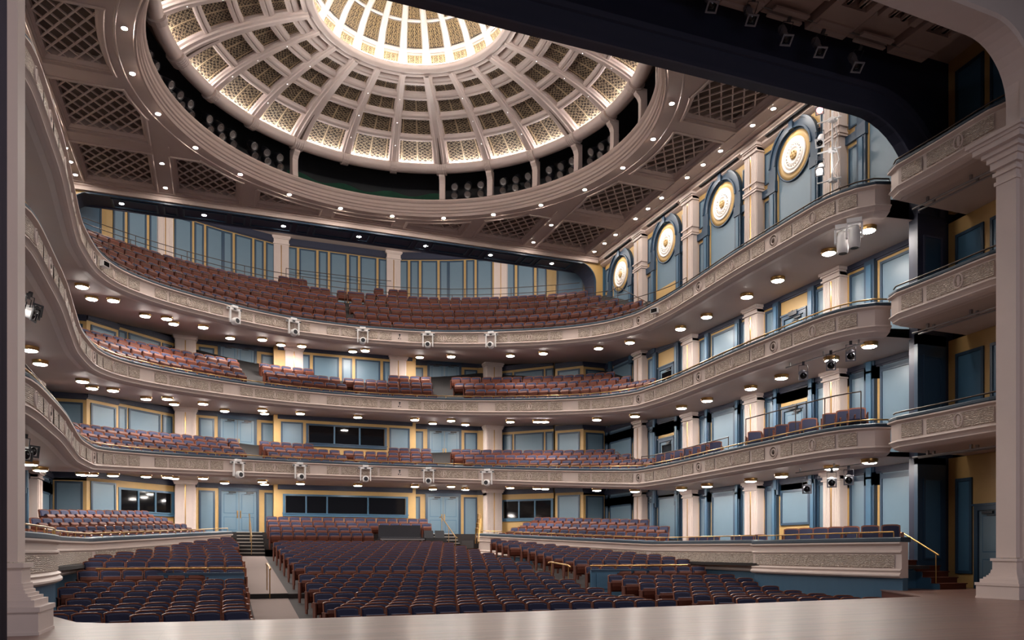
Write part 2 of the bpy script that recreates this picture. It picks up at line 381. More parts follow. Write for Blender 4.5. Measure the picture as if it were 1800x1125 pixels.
def wall_run(name, p0, p1, z0, z1, layout, cornice=.2, gap=.16, base=.25, thick=.2, mat0=None):
    R = Run(p0, p1); T = R.T
    m = MB(); m.box(0, R.L, -thick, 0, z0, z1, 0, T)
    wl = m.build(name, mat0 or GOLD); struct(wl)
    if cornice:
        m = MB(); m.box(0, R.L, 0, .09, z1 - cornice, z1, 0, T); m.box(0, R.L, 0, .05, z1 - cornice - .06, z1 - cornice, 0, T); m.build('cornice', NAVYB, wl)
    tot = sum(a[1] for a in layout); k = R.L / tot; u = 0; top = z1 - cornice - gap
    for it in layout:
        c, wd = it[0], it[1] * k
        if c in 'pnP':
            m = MB(); lo = it[2] if len(it) > 2 else z0 + base; hi = it[3] if len(it) > 3 else top
            panel_piece(m, R, u, u + wd, lo, hi); m.build('wall_panel', [DARKB, BLUE if c != 'P' else MIDB], wl)
        elif c == 'b':
            m = MB(); m.box(u, u + wd, 0, .14, z0, z1 - cornice, 0, T); m.box(u + wd * .25, u + wd * .75, .14, .17, z0 + .2, z1 - cornice - .15, 1, T); m.build('wall_strip', [DARKB, MIDB], wl)
        elif c == 'd':
            ND[0] += 1; double_door(R, u, u + wd, it[2], 'door_%d' % ND[0])
        elif c == 's':
            ND[0] += 1; double_door(R, u, u + wd, it[2], 'door_%d' % ND[0], single=True, glass=it[3] if len(it) > 3 else False)
        elif c == 'w':
            NW[0] += 1; booth_window(R, u, u + wd, it[2], it[3], 'window_%d' % NW[0], it[4] if len(it) > 4 else (1 / 3, 2 / 3), dark=len(it) > 5)
        u += wd
    return wl
def mirror_runs(name, p0, p1, z0, z1, layout, **kw):
    wall_run('wall_right' if name == 'side' else 'wall_rear', p0, p1, z0, z1, layout, **kw)
    wall_run('wall_left' if name == 'side' else 'wall_rear', (-p1[0], p1[1]), (-p0[0], p0[1]), z0, z1, layout[::-1], **kw)

PIER_Y = [21.2, 25.5, 29.9, 34.3]
BAYS = [(17.1, 20.82), (21.58, 25.12), (25.88, 29.52), (30.28, 33.92), (34.68, 38.4)]
LEV0 = [(-1.2, None), (2.75, None), (6.15, None)]
side_std = [('g', .12), ('n', .5), ('b', .3), ('g', .12), ('p', 1.6), ('g', .12), ('b', .3), ('n', .5), ('g', .12)]
for lv in range(3):
    zf = (-.35, 2.75, 6.15)[lv]; zt = ZM[lv] - .49
    for bi, (y0, y1) in enumerate(BAYS):
        lay = list(side_std); z1 = zt + rise((y0 + y1) / 2)
        if bi == 4: lay = [('n', .6), ('g', .15), ('p', 2.4), ('g', .15), ('n', .4)]
        if bi == 0: lay = [('p', 2.2), ('g', .14), ('b', .4), ('n', .7), ('g', .14)]
        if bi == 3 and lv > 0: lay[4] = ('s', 1.2, zf + .3, True)
        if bi == 1 and lv == 1: lay[4] = ('s', 1.2, zf + .3)
        if bi == 1 and lv == 2: lay[4] = ('s', 1.2, zf + .3)
        if bi == 1 and lv == 0: lay[4] = ('p', 1.6, 1.0, 2.3)
        mirror_runs('side', (13.2, y0), (13.2, y1), zf - .6, z1 + .05, lay)
    # rear: corner panels, angled panels, window or panel bay, door wall, centre
    zr = (-.2, 3.1, 6.8)[lv]
    mirror_runs('rear', (13.2, 38.4), (11.87, 38.4), zr, soffit_z(lv, 38.4), [('g', .12), ('p', 1.05), ('g', .14)], gap=.2)
    mirror_runs('rear', (11.87, 38.4), (10.77, 39.64), zr, soffit_z(lv, 39), [('g', .18), ('p', 1.2), ('g', .14)], gap=.2)
    zz = soffit_z(lv, 41.2)
    if lv == 0: lay = [('w', 3.1, 1.75, 2.98), ('g', .02)]
    else: lay = [('n', .45), ('g', .1), ('p', 1.7), ('g', .12), ('n', .55), ('g', .1)]
    mirror_runs('rear', (10.85, 40.05), (8.6, 42.35), zr + .6, zz, lay, gap=.2)
    zd = (1.03, 4.78, 8.6)[lv]; zz = soffit_z(lv, 43.6)
    mirror_runs('rear', (8.6, 42.6), (7.5, 43.3), zr + .8, zz, [('g', 1)], gap=.2)
    if lv == 0: lay = [('g', .1), ('p', .78), ('g', .18), ('d', 2.05, zd), ('g', .3), ('n', .5), ('g', .15)]
    else: lay = [('g', .1), ('p', .78), ('g', .18), ('d', 2.05, zd), ('g', .25), ('p', .75), ('g', .1)]
    mirror_runs('rear', (7.55, 43.3), (3.6, 43.95), zr + .8, zz, lay, gap=.2)
    wall_run('wall_rear', (3.6, 43.95), (3.6, 43.1), zr + .8, zz, [('g', .2), ('n', .35), ('g', .2)], gap=.2)
    wall_run('wall_rear', (-3.6, 43.1), (-3.6, 43.95), zr + .8, zz, [('g', .2), ('n', .35), ('g', .2)], gap=.2)
    if lv == 0: wall_run('wall_rear', (-3.6, 43.1), (3.6, 43.1), zr + .8, zz, [('g', .25), ('w', 6.6, 1.9, 3.08, (.165, .335, .675)), ('g', .25)], gap=.2)
    elif lv == 1: wall_run('wall_rear', (-3.6, 43.1), (3.6, 43.1), zr + .8, zz, [('g', .15), ('p', 1.1), ('g', .15), ('w', 4.2, 5.65, 6.85, (1 / 3, 2 / 3), 1), ('g', .15), ('p', 1.1), ('g', .15)], gap=.2)
    else: wall_run('wall_rear', (-3.6, 43.1), (3.6, 43.1), zr + .8, zz, [('g', 1.0), ('n', .5), ('g', .15), ('p', 1.25), ('g', .15), ('n', .5), ('g', .15), ('p', 1.25), ('g', .15), ('n', .5), ('g', 1.0)], gap=.2)

# ------------------------------------------------------------------ pilasters
def pilaster_parts(root, wd, dp, z0, z1, cap=.32, band=None):
    """local: x across the face, -y towards the hall, base at z0"""
    m = MB(); h = wd / 2
    m.box(-h, h, 0, dp, z0, z1 - .02); m.build('shaft', CREAM, root)
    m = MB(); g = .045
    for sgn in (-1, 1):
        a, b = (g, h - .03) if sgn > 0 else (-h + .03, -g); k = 5
        for i in range(k):
            c0 = a + (b - a) * (i + .15) / k; c1 = a + (b - a) * (i + .85) / k
            m.box(c0, c1, -.03, 0, z0 + .1, z1 - cap - .05)
    m.build('fluting', CREAM, root)
    m = MB(); zb = z0 + .1; m.box(-.022, .022, -.02, 0, zb, z1 - cap - .05); m.build('bead_strip', BRASS, root)
    m = MB()
    for i, (o, a, b) in enumerate(((.04, cap, cap - .05), (.0, cap - .05, .16), (.05, .16, .1), (.09, .1, 0))): m.box(-h - o, h + o, -o - .03, dp, z1 - a, z1 - b)
    m.build('capital', CREAM, root)
    if band is not None:
        m = MB()
        for q in (0, .1, .34): m.box(-h - .04, h + .04, -.07, dp, band + q, band + q + .06)
        m.build('neck_band', CREAM, root)
TIER = ['ground', 'second', 'third', 'top']
for lv in range(4):
    for i, y in enumerate(PIER_Y):
        for sx in (1, -1):
            z0 = (-.4, 2.75, 6.2, 9.6)[lv]; z1 = (soffit_z(lv, y) if lv < 3 else 15.75)
            if sx < 0 and i < 3: pass
            t = thing('pilaster', 'cream fluted pilaster on the %s tier, %s from the stage along the %s wall' % (TIER[lv], ORD[i], side(sx)), 'pilaster', (sx * 12.88, y, 0), -sx * pi / 2 + pi if sx > 0 else -pi / 2 + pi, 'side wall pilasters')
            t.rotation_euler = (0, 0, -pi / 2 if sx > 0 else pi / 2)
            pilaster_parts(t, .78, .34, z0, z1, band=13.9 if lv == 3 else None)
    for sx in (1, -1):
        if lv < 3:
            t = thing('pilaster', 'cream fluted pilaster on the %s tier beside the %s rear door' % (TIER[lv], side(sx)), 'pilaster', (sx * 8.05, 42.0, 0), 0, 'rear wall pilasters')
            pilaster_parts(t, .95, .55, (-.2, 3.2, 7)[lv], soffit_z(lv, 42), cap=.2)
        if lv == 2:
            t = thing('pilaster', 'cream fluted pilaster on the third tier, between the %s rear door and middle' % side(sx), 'pilaster', (sx * 2.78, 42.95, 0), 0, 'rear wall pilasters')
            pilaster_parts(t, .9, .3, 7.6, soffit_z(2, 43), cap=.2)

# ------------------------------------------------------------------ balconies
BNAME = ['lowest', 'middle', 'top']
FASC = [(-.36, .30), (.10, .30), (.10, .265), (.05, .245), (0, .22), (0, -.215), (.05, -.235), (.07, -.27), (.03, -.30), (.0, -.33), (-.03, -.37), (-.03, -.40), (-.10, -.44), (-.16, -.465), (-.22, -.49), (-.36, -.49)]
LEDG = [(-.48, .26), (-.48, .42), (.03, .42), (.07, .39), (.07, .34), (.04, .305), (-.36, .305)]
def sweep_prof(path, q0, q1, prof, zm, step=.45, rises=True):
    n = max(1, int((q1 - q0) / step)); return [[fpt(q0 + (q1 - q0) * i / n, o, z, zm, path, rises) for o, z in prof] for i in range(n + 1)]
def relief_panel(parent, path, q0, q1, zm, h=.19, o=.004, th=.022, emblem=False, name='ornament_panel', z=0, rises=True):
    n = max(2, int((q1 - q0) / .35)); m = MB(); uv = []
    rings = []
    for i in range(n + 1):
        q = q0 + (q1 - q0) * i / n
        g = [fpt(q, o, z - h, zm, path, rises), fpt(q, o + th, z - h + .015, zm, path, rises), fpt(q, o + th, z + h - .015, zm, path, rises), fpt(q, o, z + h, zm, path, rises)]
        rings.append(g); uv += [(q, -h), (q, -h), (q, h), (q, h)]
    m.sweep(rings, closed=False); m.uv = uv
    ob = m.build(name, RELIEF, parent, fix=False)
    if emblem:
        qc = (q0 + q1) / 2; m = MB(); rings = []
        for k in range(17):
            a = 2 * pi * k / 16
            rings.append([fpt(qc + cos(a) * .13 * s_, o + th + t_, z + sin(a) * .165 * s_, zm, path, rises) for s_, t_ in ((1.12, 0), (1.06, .03), (.95, .03), (.88, 0))])
        m.sweep(rings, closed=False)
        rings = [[fpt(qc + u * (.05 - .02 * abs(v)), o + th + .005 + .03 * (1 - abs(u)), z + v * .12, zm, path, rises) for u in (-1, 0, 1)] for v in (-1, -.3, .3, 1)]
        m.sweep(rings, closed=False); m.build('emblem', CREAM, ob)
    return ob
def rosette(parent, path, q, zm):
    m = MB(); T = lambda p: fpt(q + p[0], p[2], p[1], zm, path)
    m.lathe([(.21, 0), (.205, .035), (.18, .045), (.165, .02)], 20, T=T, mi=0); m.lathe([(.165, .02), (.15, .008), (.125, .008)], 20, T=T, mi=1); m.lathe([(.125, .008), (.115, .03), (.09, .035), (.08, .012)], 20, T=T, mi=0); m.lathe([(.08, .012), (.05, .04), (.02, .05), (0, .03)], 12, T=T, mi=2)
    m.build('rosette', [CREAM, BROWN, IRON], parent)
def unit(parent, path, q0, q1, zm, emblem=True):
    L = q1 - q0
    relief_panel(parent, path, q0 + .10 * L, q0 + .245 * L, zm); relief_panel(parent, path, q0 + .275 * L, q0 + .725 * L, zm, emblem=emblem); relief_panel(parent, path, q0 + .755 * L, q0 + .90 * L, zm)
QA = min((abs(HORSE.at(q)[1] - 30.05), q) for q in [MID + .05 * i for i in range(500)])[1]
boxline = Path(catmull([(10.62, 16.5), (10.47, 16.3), (10.45, 15.6), (10.42, 14.6), (10.36, 13.5), (10.42, 12.95), (10.75, 12.55)], 5))
boxline_l = Path([(-x, y - .9) for x, y in boxline.p], -1)
BALC = []
for k in range(3):
    zm = ZM[k]
    b = thing('balcony', '%s horseshoe balcony with cream scrollwork front and navy padded ledge' % BNAME[k], 'balcony', (0, 30, zm)); BALC.append(b); b['group'] = 'balcony fronts'
    b.location = (0, 0, 0)
    m = MB(); m.sweep(sweep_prof(HORSE, 0, HORSE.len, FASC, zm)); m.build('parapet', CREAM, b)
    m = MB(); m.sweep(sweep_prof(HORSE, 0, HORSE.len, LEDG, zm)); m.build('padded_ledge', LEDGE, b)
    m = MB(); n = 120
    m.tube([fpt(HORSE.len * i / n, -.06, .53, zm) for i in range(n + 1)], .022, 6)
    for i in range(0, n + 1, 3): m.tube([fpt(HORSE.len * i / n, -.06, .4, zm), fpt(HORSE.len * i / n, -.06, .53, zm)], .014, 5)
    m.build('brass_rail', BRASS if k < 2 else IRON, b)
    # soffit and seating deck behind the front
    m = MB(); N = 90; rings = []; deck = []
    WR = Path(WALL[::-1]); WP = [(-x, y) for x, y in WALL][:-1] + WALL[::-1]; WPp = Path(WP)
    def wq(q):
        # matching point on the walls for a point along the front
        x, y = HORSE.at(q)
        if y < 30.5: return (13.25 * (1 if x > 0 else -1), min(y, 38.4) if y > 17.2 else 17.0)
        t = (q - (2 * MID - QA)) / (2 * (QA - MID)); t = max(0, min(1, t))
        return RW.at(RW.len * t)
    RW = Path([(-13.25, 30.5), (-13.25, 38.45), (-11.9, 38.45), (-10.8, 39.7), (-8.6, 42.6), (-7.5, 43.35), (-3.6, 44.0), (0, 44.0), (3.6, 44.0), (7.5, 43.35), (8.6, 42.6), (10.8, 39.7), (11.9, 38.45), (13.25, 38.45), (13.25, 30.5)])
    for i in range(N + 1):
        q = HORSE.len * i / N; a = fpt(q, -.2, -.489, zm); c = wq(q); g = []
        for t in (0, .35, .7, 1):
            x, y = a[0] + (c[0] - a[0]) * t, a[1] + (c[1] - a[1]) * t
            g.append((x, y, max(soffit_z(k, y), a[2]) if t else a[2]))
        rings.append(g)
    m.sweep(rings, closed=False, smooth=True); m.build('soffit', SOFF, b)
    m = MB(); rings = []
    f0, st, off, pitch = ((-.24, .36, 1.0, .87), (-.1, .5, 1.0, .87), (.2, .68, 1.1, 1.05))[k]
    for i in range(N + 1):
        q = HORSE.len * i / N; a = fpt(q, -.4, f0 - .03, zm); c = wq(q); g = []
        for t in (0, 1):
            x, y = a[0] + (c[0] - a[0]) * t, a[1] + (c[1] - a[1]) * t; dd = hypot(x - a[0], y - a[1])
            g.append((x, y, a[2] + dd * st / pitch * (min(1, max(0, (abs(q - MID) < (QA - MID) + 1) * 1.0)) if 1 else 0) - .06))
        rings.append(g)
    m.sweep(rings, closed=False, smooth=True); m.build('seating_deck', STEP, b)
    # scrollwork: rosettes along the sides, plain blanks round the rear
    for s_ in (1, -1):
        qa = QA if s_ > 0 else 2 * MID - QA
        for j in range(-1, 3):
            if j < 2: rosette(b, HORSE, qa + s_ * 4.63 * (j if j > 0 else 0), zm) if j >= 0 else None
        Q = [qa, qa + s_ * 4.66, qa + s_ * 9.23, qa + s_ * 12.9]
        rosette(b, HORSE, Q[2], zm)
        for j in range(3):
            e0, e1 = sorted((Q[j], Q[j + 1])); unit(b, HORSE, e0, e1, zm)
        for j in range(3):
            e0, e1 = sorted((qa - s_ * 4.42 * j, qa - s_ * 4.42 * (j + 1))); unit(b, HORSE, e0, e1, zm)
    e = QA - 3 * 4.42; unit(b, HORSE, 2 * MID - e, e, zm)
    # straight front of the stage box beside the proscenium
    for s_, P_ in ((1, boxline), (-1, boxline_l)):
        bx = thing('stage_box', 'straight scrollwork front of the %s-tier stage box beside the %s proscenium column' % (TIER[k + 1], side(s_)), 'balcony box')
        m = MB(); m.sweep(sweep_prof(P_, 0, P_.len, FASC, zm, rises=False)); m.build('parapet', CREAM, bx)
        m = MB(); m.sweep(sweep_prof(P_, 0, P_.len, LEDG, zm, rises=False)); m.build('padded_ledge', LEDGE, bx)
        m = MB(); m.tube([fpt(P_.len * i / 14, -.06, .53, zm, P_, False) for i in range(15)], .022, 6); m.build('brass_rail', IRON, bx)
        for a_, c_, em in ((.14, .30, False), (.335, .80, True)): relief_panel(bx, P_, P_.len * a_, P_.len * c_, zm, emblem=em, rises=False)
        x0 = 13.3
        m = MB(); pts = [fpt(P_.len * i / 12, -.2, -.489, zm, P_, False) for i in range(13)]
        m.sweep([[p, (s_ * x0, p[1], p[2])] for p in pts] + [[(s_ * 11.2, 17.2 if s_ > 0 else 17.2, zm - .489), (s_ * x0, 17.2, zm - .489)]][:0], closed=False); m.sweep([[(p[0], p[1], zm - .25), (s_ * x0, p[1], zm - .25)] for p in pts], closed=False)
        m.build('soffit', SOFF, bx)
        m = MB()
        for q_ in (.28, .5):
            m.tube([(s_ * (11.0 + q_), 16.4 - (.9 if s_ < 0 else 0), zm - .62), (s_ * (11.0 + q_), 13.2 - (.9 if s_ < 0 else 0), zm - .62)], .025, 6)
        for yy in (15.9, 14.6, 13.5):
            m.box(s_ * 11.27 - .03, s_ * 11.27 + .03, yy - .03, yy + .03, zm - .6, zm - .49); m.box(s_ * 11.49 - .03, s_ * 11.49 + .03, yy - .03, yy + .03, zm - .6, zm - .49)
        m.build('lighting_pipe', STEEL, bx)

# ------------------------------------------------------------------ ground tier parapet
def cap_z(y): return .27 if y < 22 else (.30 + (y - 22) * .006 if y < 28.8 else .34 + (y - 28.8) * .0515)
def cpt(P_, q, o, dz):
    x, y, z = fpt(q, o, 0, 0, P_, False); return (x, y, cap_z(y) + dz)
PPROF = [(-.3, 0), (.1, 0), (.1, -.04), (.05, -.07), (0, -.09), (0, -.22), (.05, -.25), (.05, -.28), (0, -.31), (0, -.70), (.04, -.72), (.08, -.75), (.04, -.80), (.11, -.86), (.11, -.90), (.05, -.95), (-.3, -.95)]
PLEDG = [(-.42, 0), (-.42, .13), (.03, .13), (.06, .10), (.06, .03), (.04, .003)]
segA = [(10.2, 15.75), (10.02, 16.7), (9.93, 18.4), (10.0, 20.4), (10.22, 21.88)]
segB = [(10.5, 21.95), (10.56, 24.5), (10.56, 27.2), (10.42, 28.7), (10.05, 29.7), (9.4, 31.0), (7.7, 34.8), (5.98, 38.7)]
for s_ in (1, -1):
    for nm, seg in (('box', segA), ('side', segB)):
        P_ = Path([(s_ * x, y) for x, y in catmull(seg, 6)], -s_)
        bx = thing('parapet', ('bowed cream scrollwork front of the %s ground-tier box nearest the stage' if nm == 'box' else 'long cream parapet of the raised %s ground-tier seats behind the stalls') % side(s_), 'parapet')
        n = int(P_.len / .4); Q = [P_.len * i / n for i in range(n + 1)]
        m = MB(); m.sweep([[cpt(P_, q, o, z) for o, z in PPROF] for q in Q]); m.build('parapet_front', CREAM, bx)
        m = MB(); m.sweep([[cpt(P_, q, o, z) for o, z in PLEDG] for q in Q]); m.build('padded_ledge', LEDGE, bx)
        m = MB(); m.sweep([[cpt(P_, q, o, z) for o, z in ((-.28, -.94), (-.04, -.94), (-.04, -2.6), (-.28, -2.6))] for q in Q]); m.build('lower_wall', MIDB, bx)
        m = MB(); n2 = max(3, int(P_.len / 1.2)); Q2 = [.25 + (P_.len - .5) * i / n2 for i in range(n2 + 1)]
        m.tube([cpt(P_, .25 + (P_.len - .5) * i / 40, -.05, .27) for i in range(41)], .022, 6)
        for q in Q2: m.tube([cpt(P_, q, -.05, .1), cpt(P_, q, -.05, .27)], .014, 5)
        m.build('brass_rail', BRASS, bx)
        L_ = P_.len if nm == 'box' else 14.0
        for a_, c_ in (((.03, .97),) if nm == 'box' else ((.02, .49), (.51, .98))):
            q0, q1 = L_ * a_, L_ * c_; n3 = int((q1 - q0) / .35); rings = []; uv = []; m = MB()
            for i in range(n3 + 1):
                q = q0 + (q1 - q0) * i / n3
                rings.append([cpt(P_, q, .003, -.685), cpt(P_, q, .022, -.67), cpt(P_, q, .022, -.345), cpt(P_, q, .003, -.33)]); uv += [(q, 0), (q, 0), (q, .36), (q, .36)]
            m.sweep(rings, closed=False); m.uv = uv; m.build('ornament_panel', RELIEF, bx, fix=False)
    # box floor
    m = MB(); m.box(min(s_ * 10.15, s_ * 13.3), max(s_ * 10.15, s_ * 13.3), 17.2, 30.5, -.45, -.36); m.box(min(s_ * 10.15, s_ * 11.56), max(s_ * 10.15, s_ * 11.56), 16.1, 17.2, -.45, -.36); struct(m.build('floor', DIMFL))
# raised rear side seating: stepped terraces parallel to the parapet
D0, D1 = Vector((10.05, 29.7)), Vector((5.98, 38.7)); DD = (D1 - D0).normalized(); DN = Vector((DD.y, -DD.x)); DL = (D1 - D0).length
DF = [-.35, -.05, .25, .55]
for s_ in (1, -1):
    m = MB()
    for k in range(4):
        o0, o1 = .25 + .9 * k, .25 + .9 * (k + 1) + (1.6 if k == 3 else 0)
        rings = []
        for t in (-.1, .5, 1.0):
            zz = cap_z((D0 + DD * DL * t).y) - .34 + DF[k]
            a = D0 + DD * DL * t + DN * o0; b = D0 + DD * DL * t + DN * o1
            rings.append([(s_ * a.x, a.y, zz), (s_ * b.x, b.y, zz), (s_ * b.x, b.y, zz - .4), (s_ * a.x, a.y, zz - .4)])
        m.sweep(rings)
    struct(m.build('floor', DIMFL))
# half walls across the stalls with brass rails
for s_ in (1, -1):
    h = thing('half_wall', 'low blue half wall with brass rail crossing the %s stalls block' % side(s_), 'half wall')
    x0, x1 = sorted((s_ * 5.8, s_ * 9.75)); m = MB(); m.box(x0, x1, 25.1, 25.2, -1.9, -.66, 0); m.box(x0, x1, 25.07, 25.23, -.66, -.6, 1)
    m.box(x0 + .2, x1 - .2, 25.08, 25.1, -1.3, -.75, 0); m.build('wall_body', [MIDB, DARKB], h)
    m = MB(); m.tube([(x0 - .05, 25.1, -.47), (x1, 25.1, -.47)], .025, 6)
    for i in range(5): m.tube([(x0 + (x1 - x0) * i / 4, 25.12, -.62), (x0 + (x1 - x0) * i / 4, 25.1, -.47)], .014, 5)
    m.build('brass_rail', BRASS, h)

# ------------------------------------------------------------------ ceiling with coffers
CZ = 16.0; CY = 27.87; RIN = 9.53; RC0 = 9.95
XR = [(9.1, 11.9), (5.65, 8.3), (2.1, 4.9), (-1.38, 1.38), (-4.9, -2.1), (-8.3, -5.65), (-11.9, -9.1)]
YR = [(17.3, 20.75), (21.65, 25.1), (25.98, 29.4), (30.3, 33.85), (34.75, 38.2)]
def coffer_poly(x0, x1, y0, y1):
    n = 30; P = []
    far = max(((x, y) for x in (x0, x1) for y in (y0, y1)), key=lambda p: hypot(p[0], p[1] - CY))
    if all(hypot(x, y - CY) > RC0 for x in (x0, x1) for y in (y0, y1)) and not (x0 < RC0 and x1 > -RC0 and min(abs(x0), abs(x1)) < RC0 and y0 < CY < y1) :
        return [(x0, y0), (x1, y0), (x1, y1), (x0, y1)]
    inside = [hypot(x, y - CY) <= RC0 for x in (x0, x1) for y in (y0, y1)]
    if all(inside): return None
    # walk the rectangle, swap what lies under the circle for its arc
    B = []
    for a, b in (((x0, y0), (x1, y0)), ((x1, y0), (x1, y1)), ((x1, y1), (x0, y1)), ((x0, y1), (x0, y0))):
        for i in range(n): B.append((a[0] + (b[0] - a[0]) * i / n, a[1] + (b[1] - a[1]) * i / n))
    out = [hypot(p[0], p[1] - CY) > RC0 for p in B]
    if all(out): return [(x0, y0), (x1, y0), (x1, y1), (x0, y1)]
    N = len(B); st = next(i for i in range(N) if out[i] and not out[i - 1]); seq = []
    i = st; run = []
    while len(run) < N and out[i % N]: run.append(B[i % N]); i += 1
    if len(run) < 2: return None
    a0 = atan2(run[-1][0], run[-1][1] - CY); a1 = atan2(run[0][0], run[0][1] - CY)
    d = a1 - a0
    while d > pi: d -= 2 * pi
    while d < -pi: d += 2 * pi
    arc = [(RC0 * sin(a0 + d * k / 14), CY + RC0 * cos(a0 + d * k / 14)) for k in range(15)]
    corners = [p for j, p in enumerate(run) if j in (0, len(run) - 1) or (p in ((x0, y0), (x1, y0), (x1, y1), (x0, y1)))]
    poly = corners + arc
    A = sum(p[0] * q[1] - q[0] * p[1] for p, q in zip(poly, poly[1:] + poly[:1])) / 2
    if abs(A) < .25: return None
    return poly if A > 0 else poly[::-1]
COFF = []
for xr in XR:
    for yr in YR:
        p = coffer_poly(*xr, *yr)
        if p: COFF.append(p)
def fill_with_holes(outer, holes, z, name, mt, parent=None):
    bm = bmesh.new()
    for loop in [outer] + holes:
        vs = [bm.verts.new((x, y, z)) for x, y in loop]
        for a, b in zip(vs, vs[1:] + vs[:1]): bm.edges.new((a, b))
    bmesh.ops.triangle_fill(bm, use_beauty=True, use_dissolve=False, edges=bm.edges[:], normal=(0, 0, -1))
    me = bpy.data.meshes.new(name); bm.to_mesh(me); bm.free(); me.materials.append(mt)
    return link(name, me, parent)
circ = [(RIN * sin(2 * pi * i / 96), CY + RIN * cos(2 * pi * i / 96)) for i in range(96)]
ceil = fill_with_holes([(-12.8, 16.9), (12.8, 16.9), (12.8, 38.6), (-12.8, 38.6)], [circ] + COFF, CZ, 'ceiling', CEIL); struct(ceil)
def inset(poly, d):
    n = len(poly); out = []
    for i in range(n):
        p0, p1, p2 = Vector(poly[i - 1]), Vector(poly[i]), Vector(poly[(i + 1) % n])
        e1 = (p1 - p0); e2 = (p2 - p1)
        if e1.length < 1e-6 or e2.length < 1e-6: out.append(tuple(p1)); continue
        e1.normalize(); e2.normalize(); n1 = Vector((-e1.y, e1.x)); n2 = Vector((-e2.y, e2.x)); k = 1 + n1.dot(n2)
        out.append(tuple(p1 + (n1 + n2) * d / max(.35, k)))
    return out
def clip_line(a, b, poly):
    """pieces of a line that lie inside a polygon"""
    ts = []
    for p, q in zip(poly, poly[1:] + poly[:1]):
        dx, dy = b[0] - a[0], b[1] - a[1]; ex, ey = q[0] - p[0], q[1] - p[1]; den = dx * ey - dy * ex
        if abs(den) < 1e-9: continue
        t = ((p[0] - a[0]) * ey - (p[1] - a[1]) * ex) / den; u = ((p[0] - a[0]) * dy - (p[1] - a[1]) * dx) / den
        if 0 <= u < 1: ts.append(t)
    ts.sort(); return [(ts[i], ts[i + 1]) for i in range(0, len(ts) - 1, 2)]
for ci, poly in enumerate(COFF):
    p1 = inset(poly, .06); p2 = inset(poly, .08); p3 = inset(poly, .15); n = len(poly)
    m = MB()
    lo = [(x, y, CZ) for x, y in poly]
    p0_ = inset(poly, -.11); p00 = inset(poly, -.07)
    rr = [[(x, y, CZ) for x, y in p0_], [(x, y, CZ - .03) for x, y in p0_], [(x, y, CZ - .05) for x, y in p00], [(x, y, CZ - .05) for x, y in poly], lo, [(x, y, CZ + .04) for x, y in poly], [(x, y, CZ + .05) for x, y in p1], [(x, y, CZ + .10) for x, y in p1], [(x, y, CZ + .12) for x, y in p2], [(x, y, CZ + .2) for x, y in p3], [(x, y, CZ + .5) for x, y in p3]]
    for a, b in zip(rr, rr[1:]): m.add(a + b, [(i, (i + 1) % n, n + (i + 1) % n, n + i) for i in range(n)])
    cf = m.build('coffer', CEIL, ceil)
    m = MB(); m.add([(x, y, CZ + .42) for x, y in p3], [tuple(range(n))]); m.build('coffer_back', BROWN, cf, fix=False)
    m = MB(); xs = [p[0] for p in p3]; yl = [p[1] for p in p3]; cx, cy = (min(xs) + max(xs)) / 2, (min(yl) + max(yl)) / 2
    ax, ay = .48, .68
    for sg in (1, -1):
        for k in range(-16, 17):
            a = (cx + k * ax - 5 * ax, cy - sg * 5 * ay); b = (cx + k * ax + 5 * ax, cy + sg * 5 * ay)
            for t0, t1 in clip_line(a, b, p3):
                A = Vector((a[0] + (b[0] - a[0]) * t0, a[1] + (b[1] - a[1]) * t0)); B = Vector((a[0] + (b[0] - a[0]) * t1, a[1] + (b[1] - a[1]) * t1))
                if (B - A).length < .08: continue
                d = (B - A).normalized(); nn = Vector((-d.y, d.x)) * .024; z0 = CZ + .17 + (.012 if sg > 0 else 0)
                vs = [(q.x, q.y, z) for z in (z0, z0 + .05) for q in (A - nn, A + nn, B + nn, B - nn)]
                m.add(vs, [(0, 1, 2, 3), (0, 4, 5, 1), (1, 5, 6, 2), (2, 6, 7, 3), (3, 7, 4, 0)])
    if m.v: m.build('coffer_lattice', CEIL, cf)
# mouldings along the ribs
m = MB()
for x in (11.98, 12.52):
    for s_ in (1, -1): m.box(s_ * x - .025, s_ * x + .025, 17, 38.4, CZ - .035, CZ)
for x in (9.02, 8.38):
    for s_ in (1, -1): m.box(s_ * x - .02, s_ * x + .02, 33.9, 38.3, CZ - .03, CZ)
m.box(-12.8, 12.8, 38.28, 38.33, CZ - .04, CZ); m.box(-12.8, 12.8, 38.45, 38.7, CZ - .3, CZ); m.box(-12.8, 12.8, 38.4, 38.47, CZ - .12, CZ)
m.build('rib_moulding', CEIL, ceil)
for s_ in (1, -1):    # cornice along the side walls, with lighting slot
    m = MB(); prof = [(12.78, 0), (12.78, -.1), (12.84, -.14), (12.84, -.2), (13.0, -.26), (13.0, -.34), (13.12, -.42), (13.2, -.46), (13.45, -.46), (13.45, 0)]
    m.sweep([[(s_ * x, y, CZ + z) for x, z in prof] for y in (16.9, 38.6)]); m.build('cornice', CEIL, ceil)
    for (y0, y1) in BAYS:
        m = MB(); m.box(min(s_ * 12.86, s_ * 12.99), max(s_ * 12.86, s_ * 12.99), y0 + .5, y1 - .5, CZ - .262, CZ - .205); m.build('lighting_slot', BLACK, ceil)

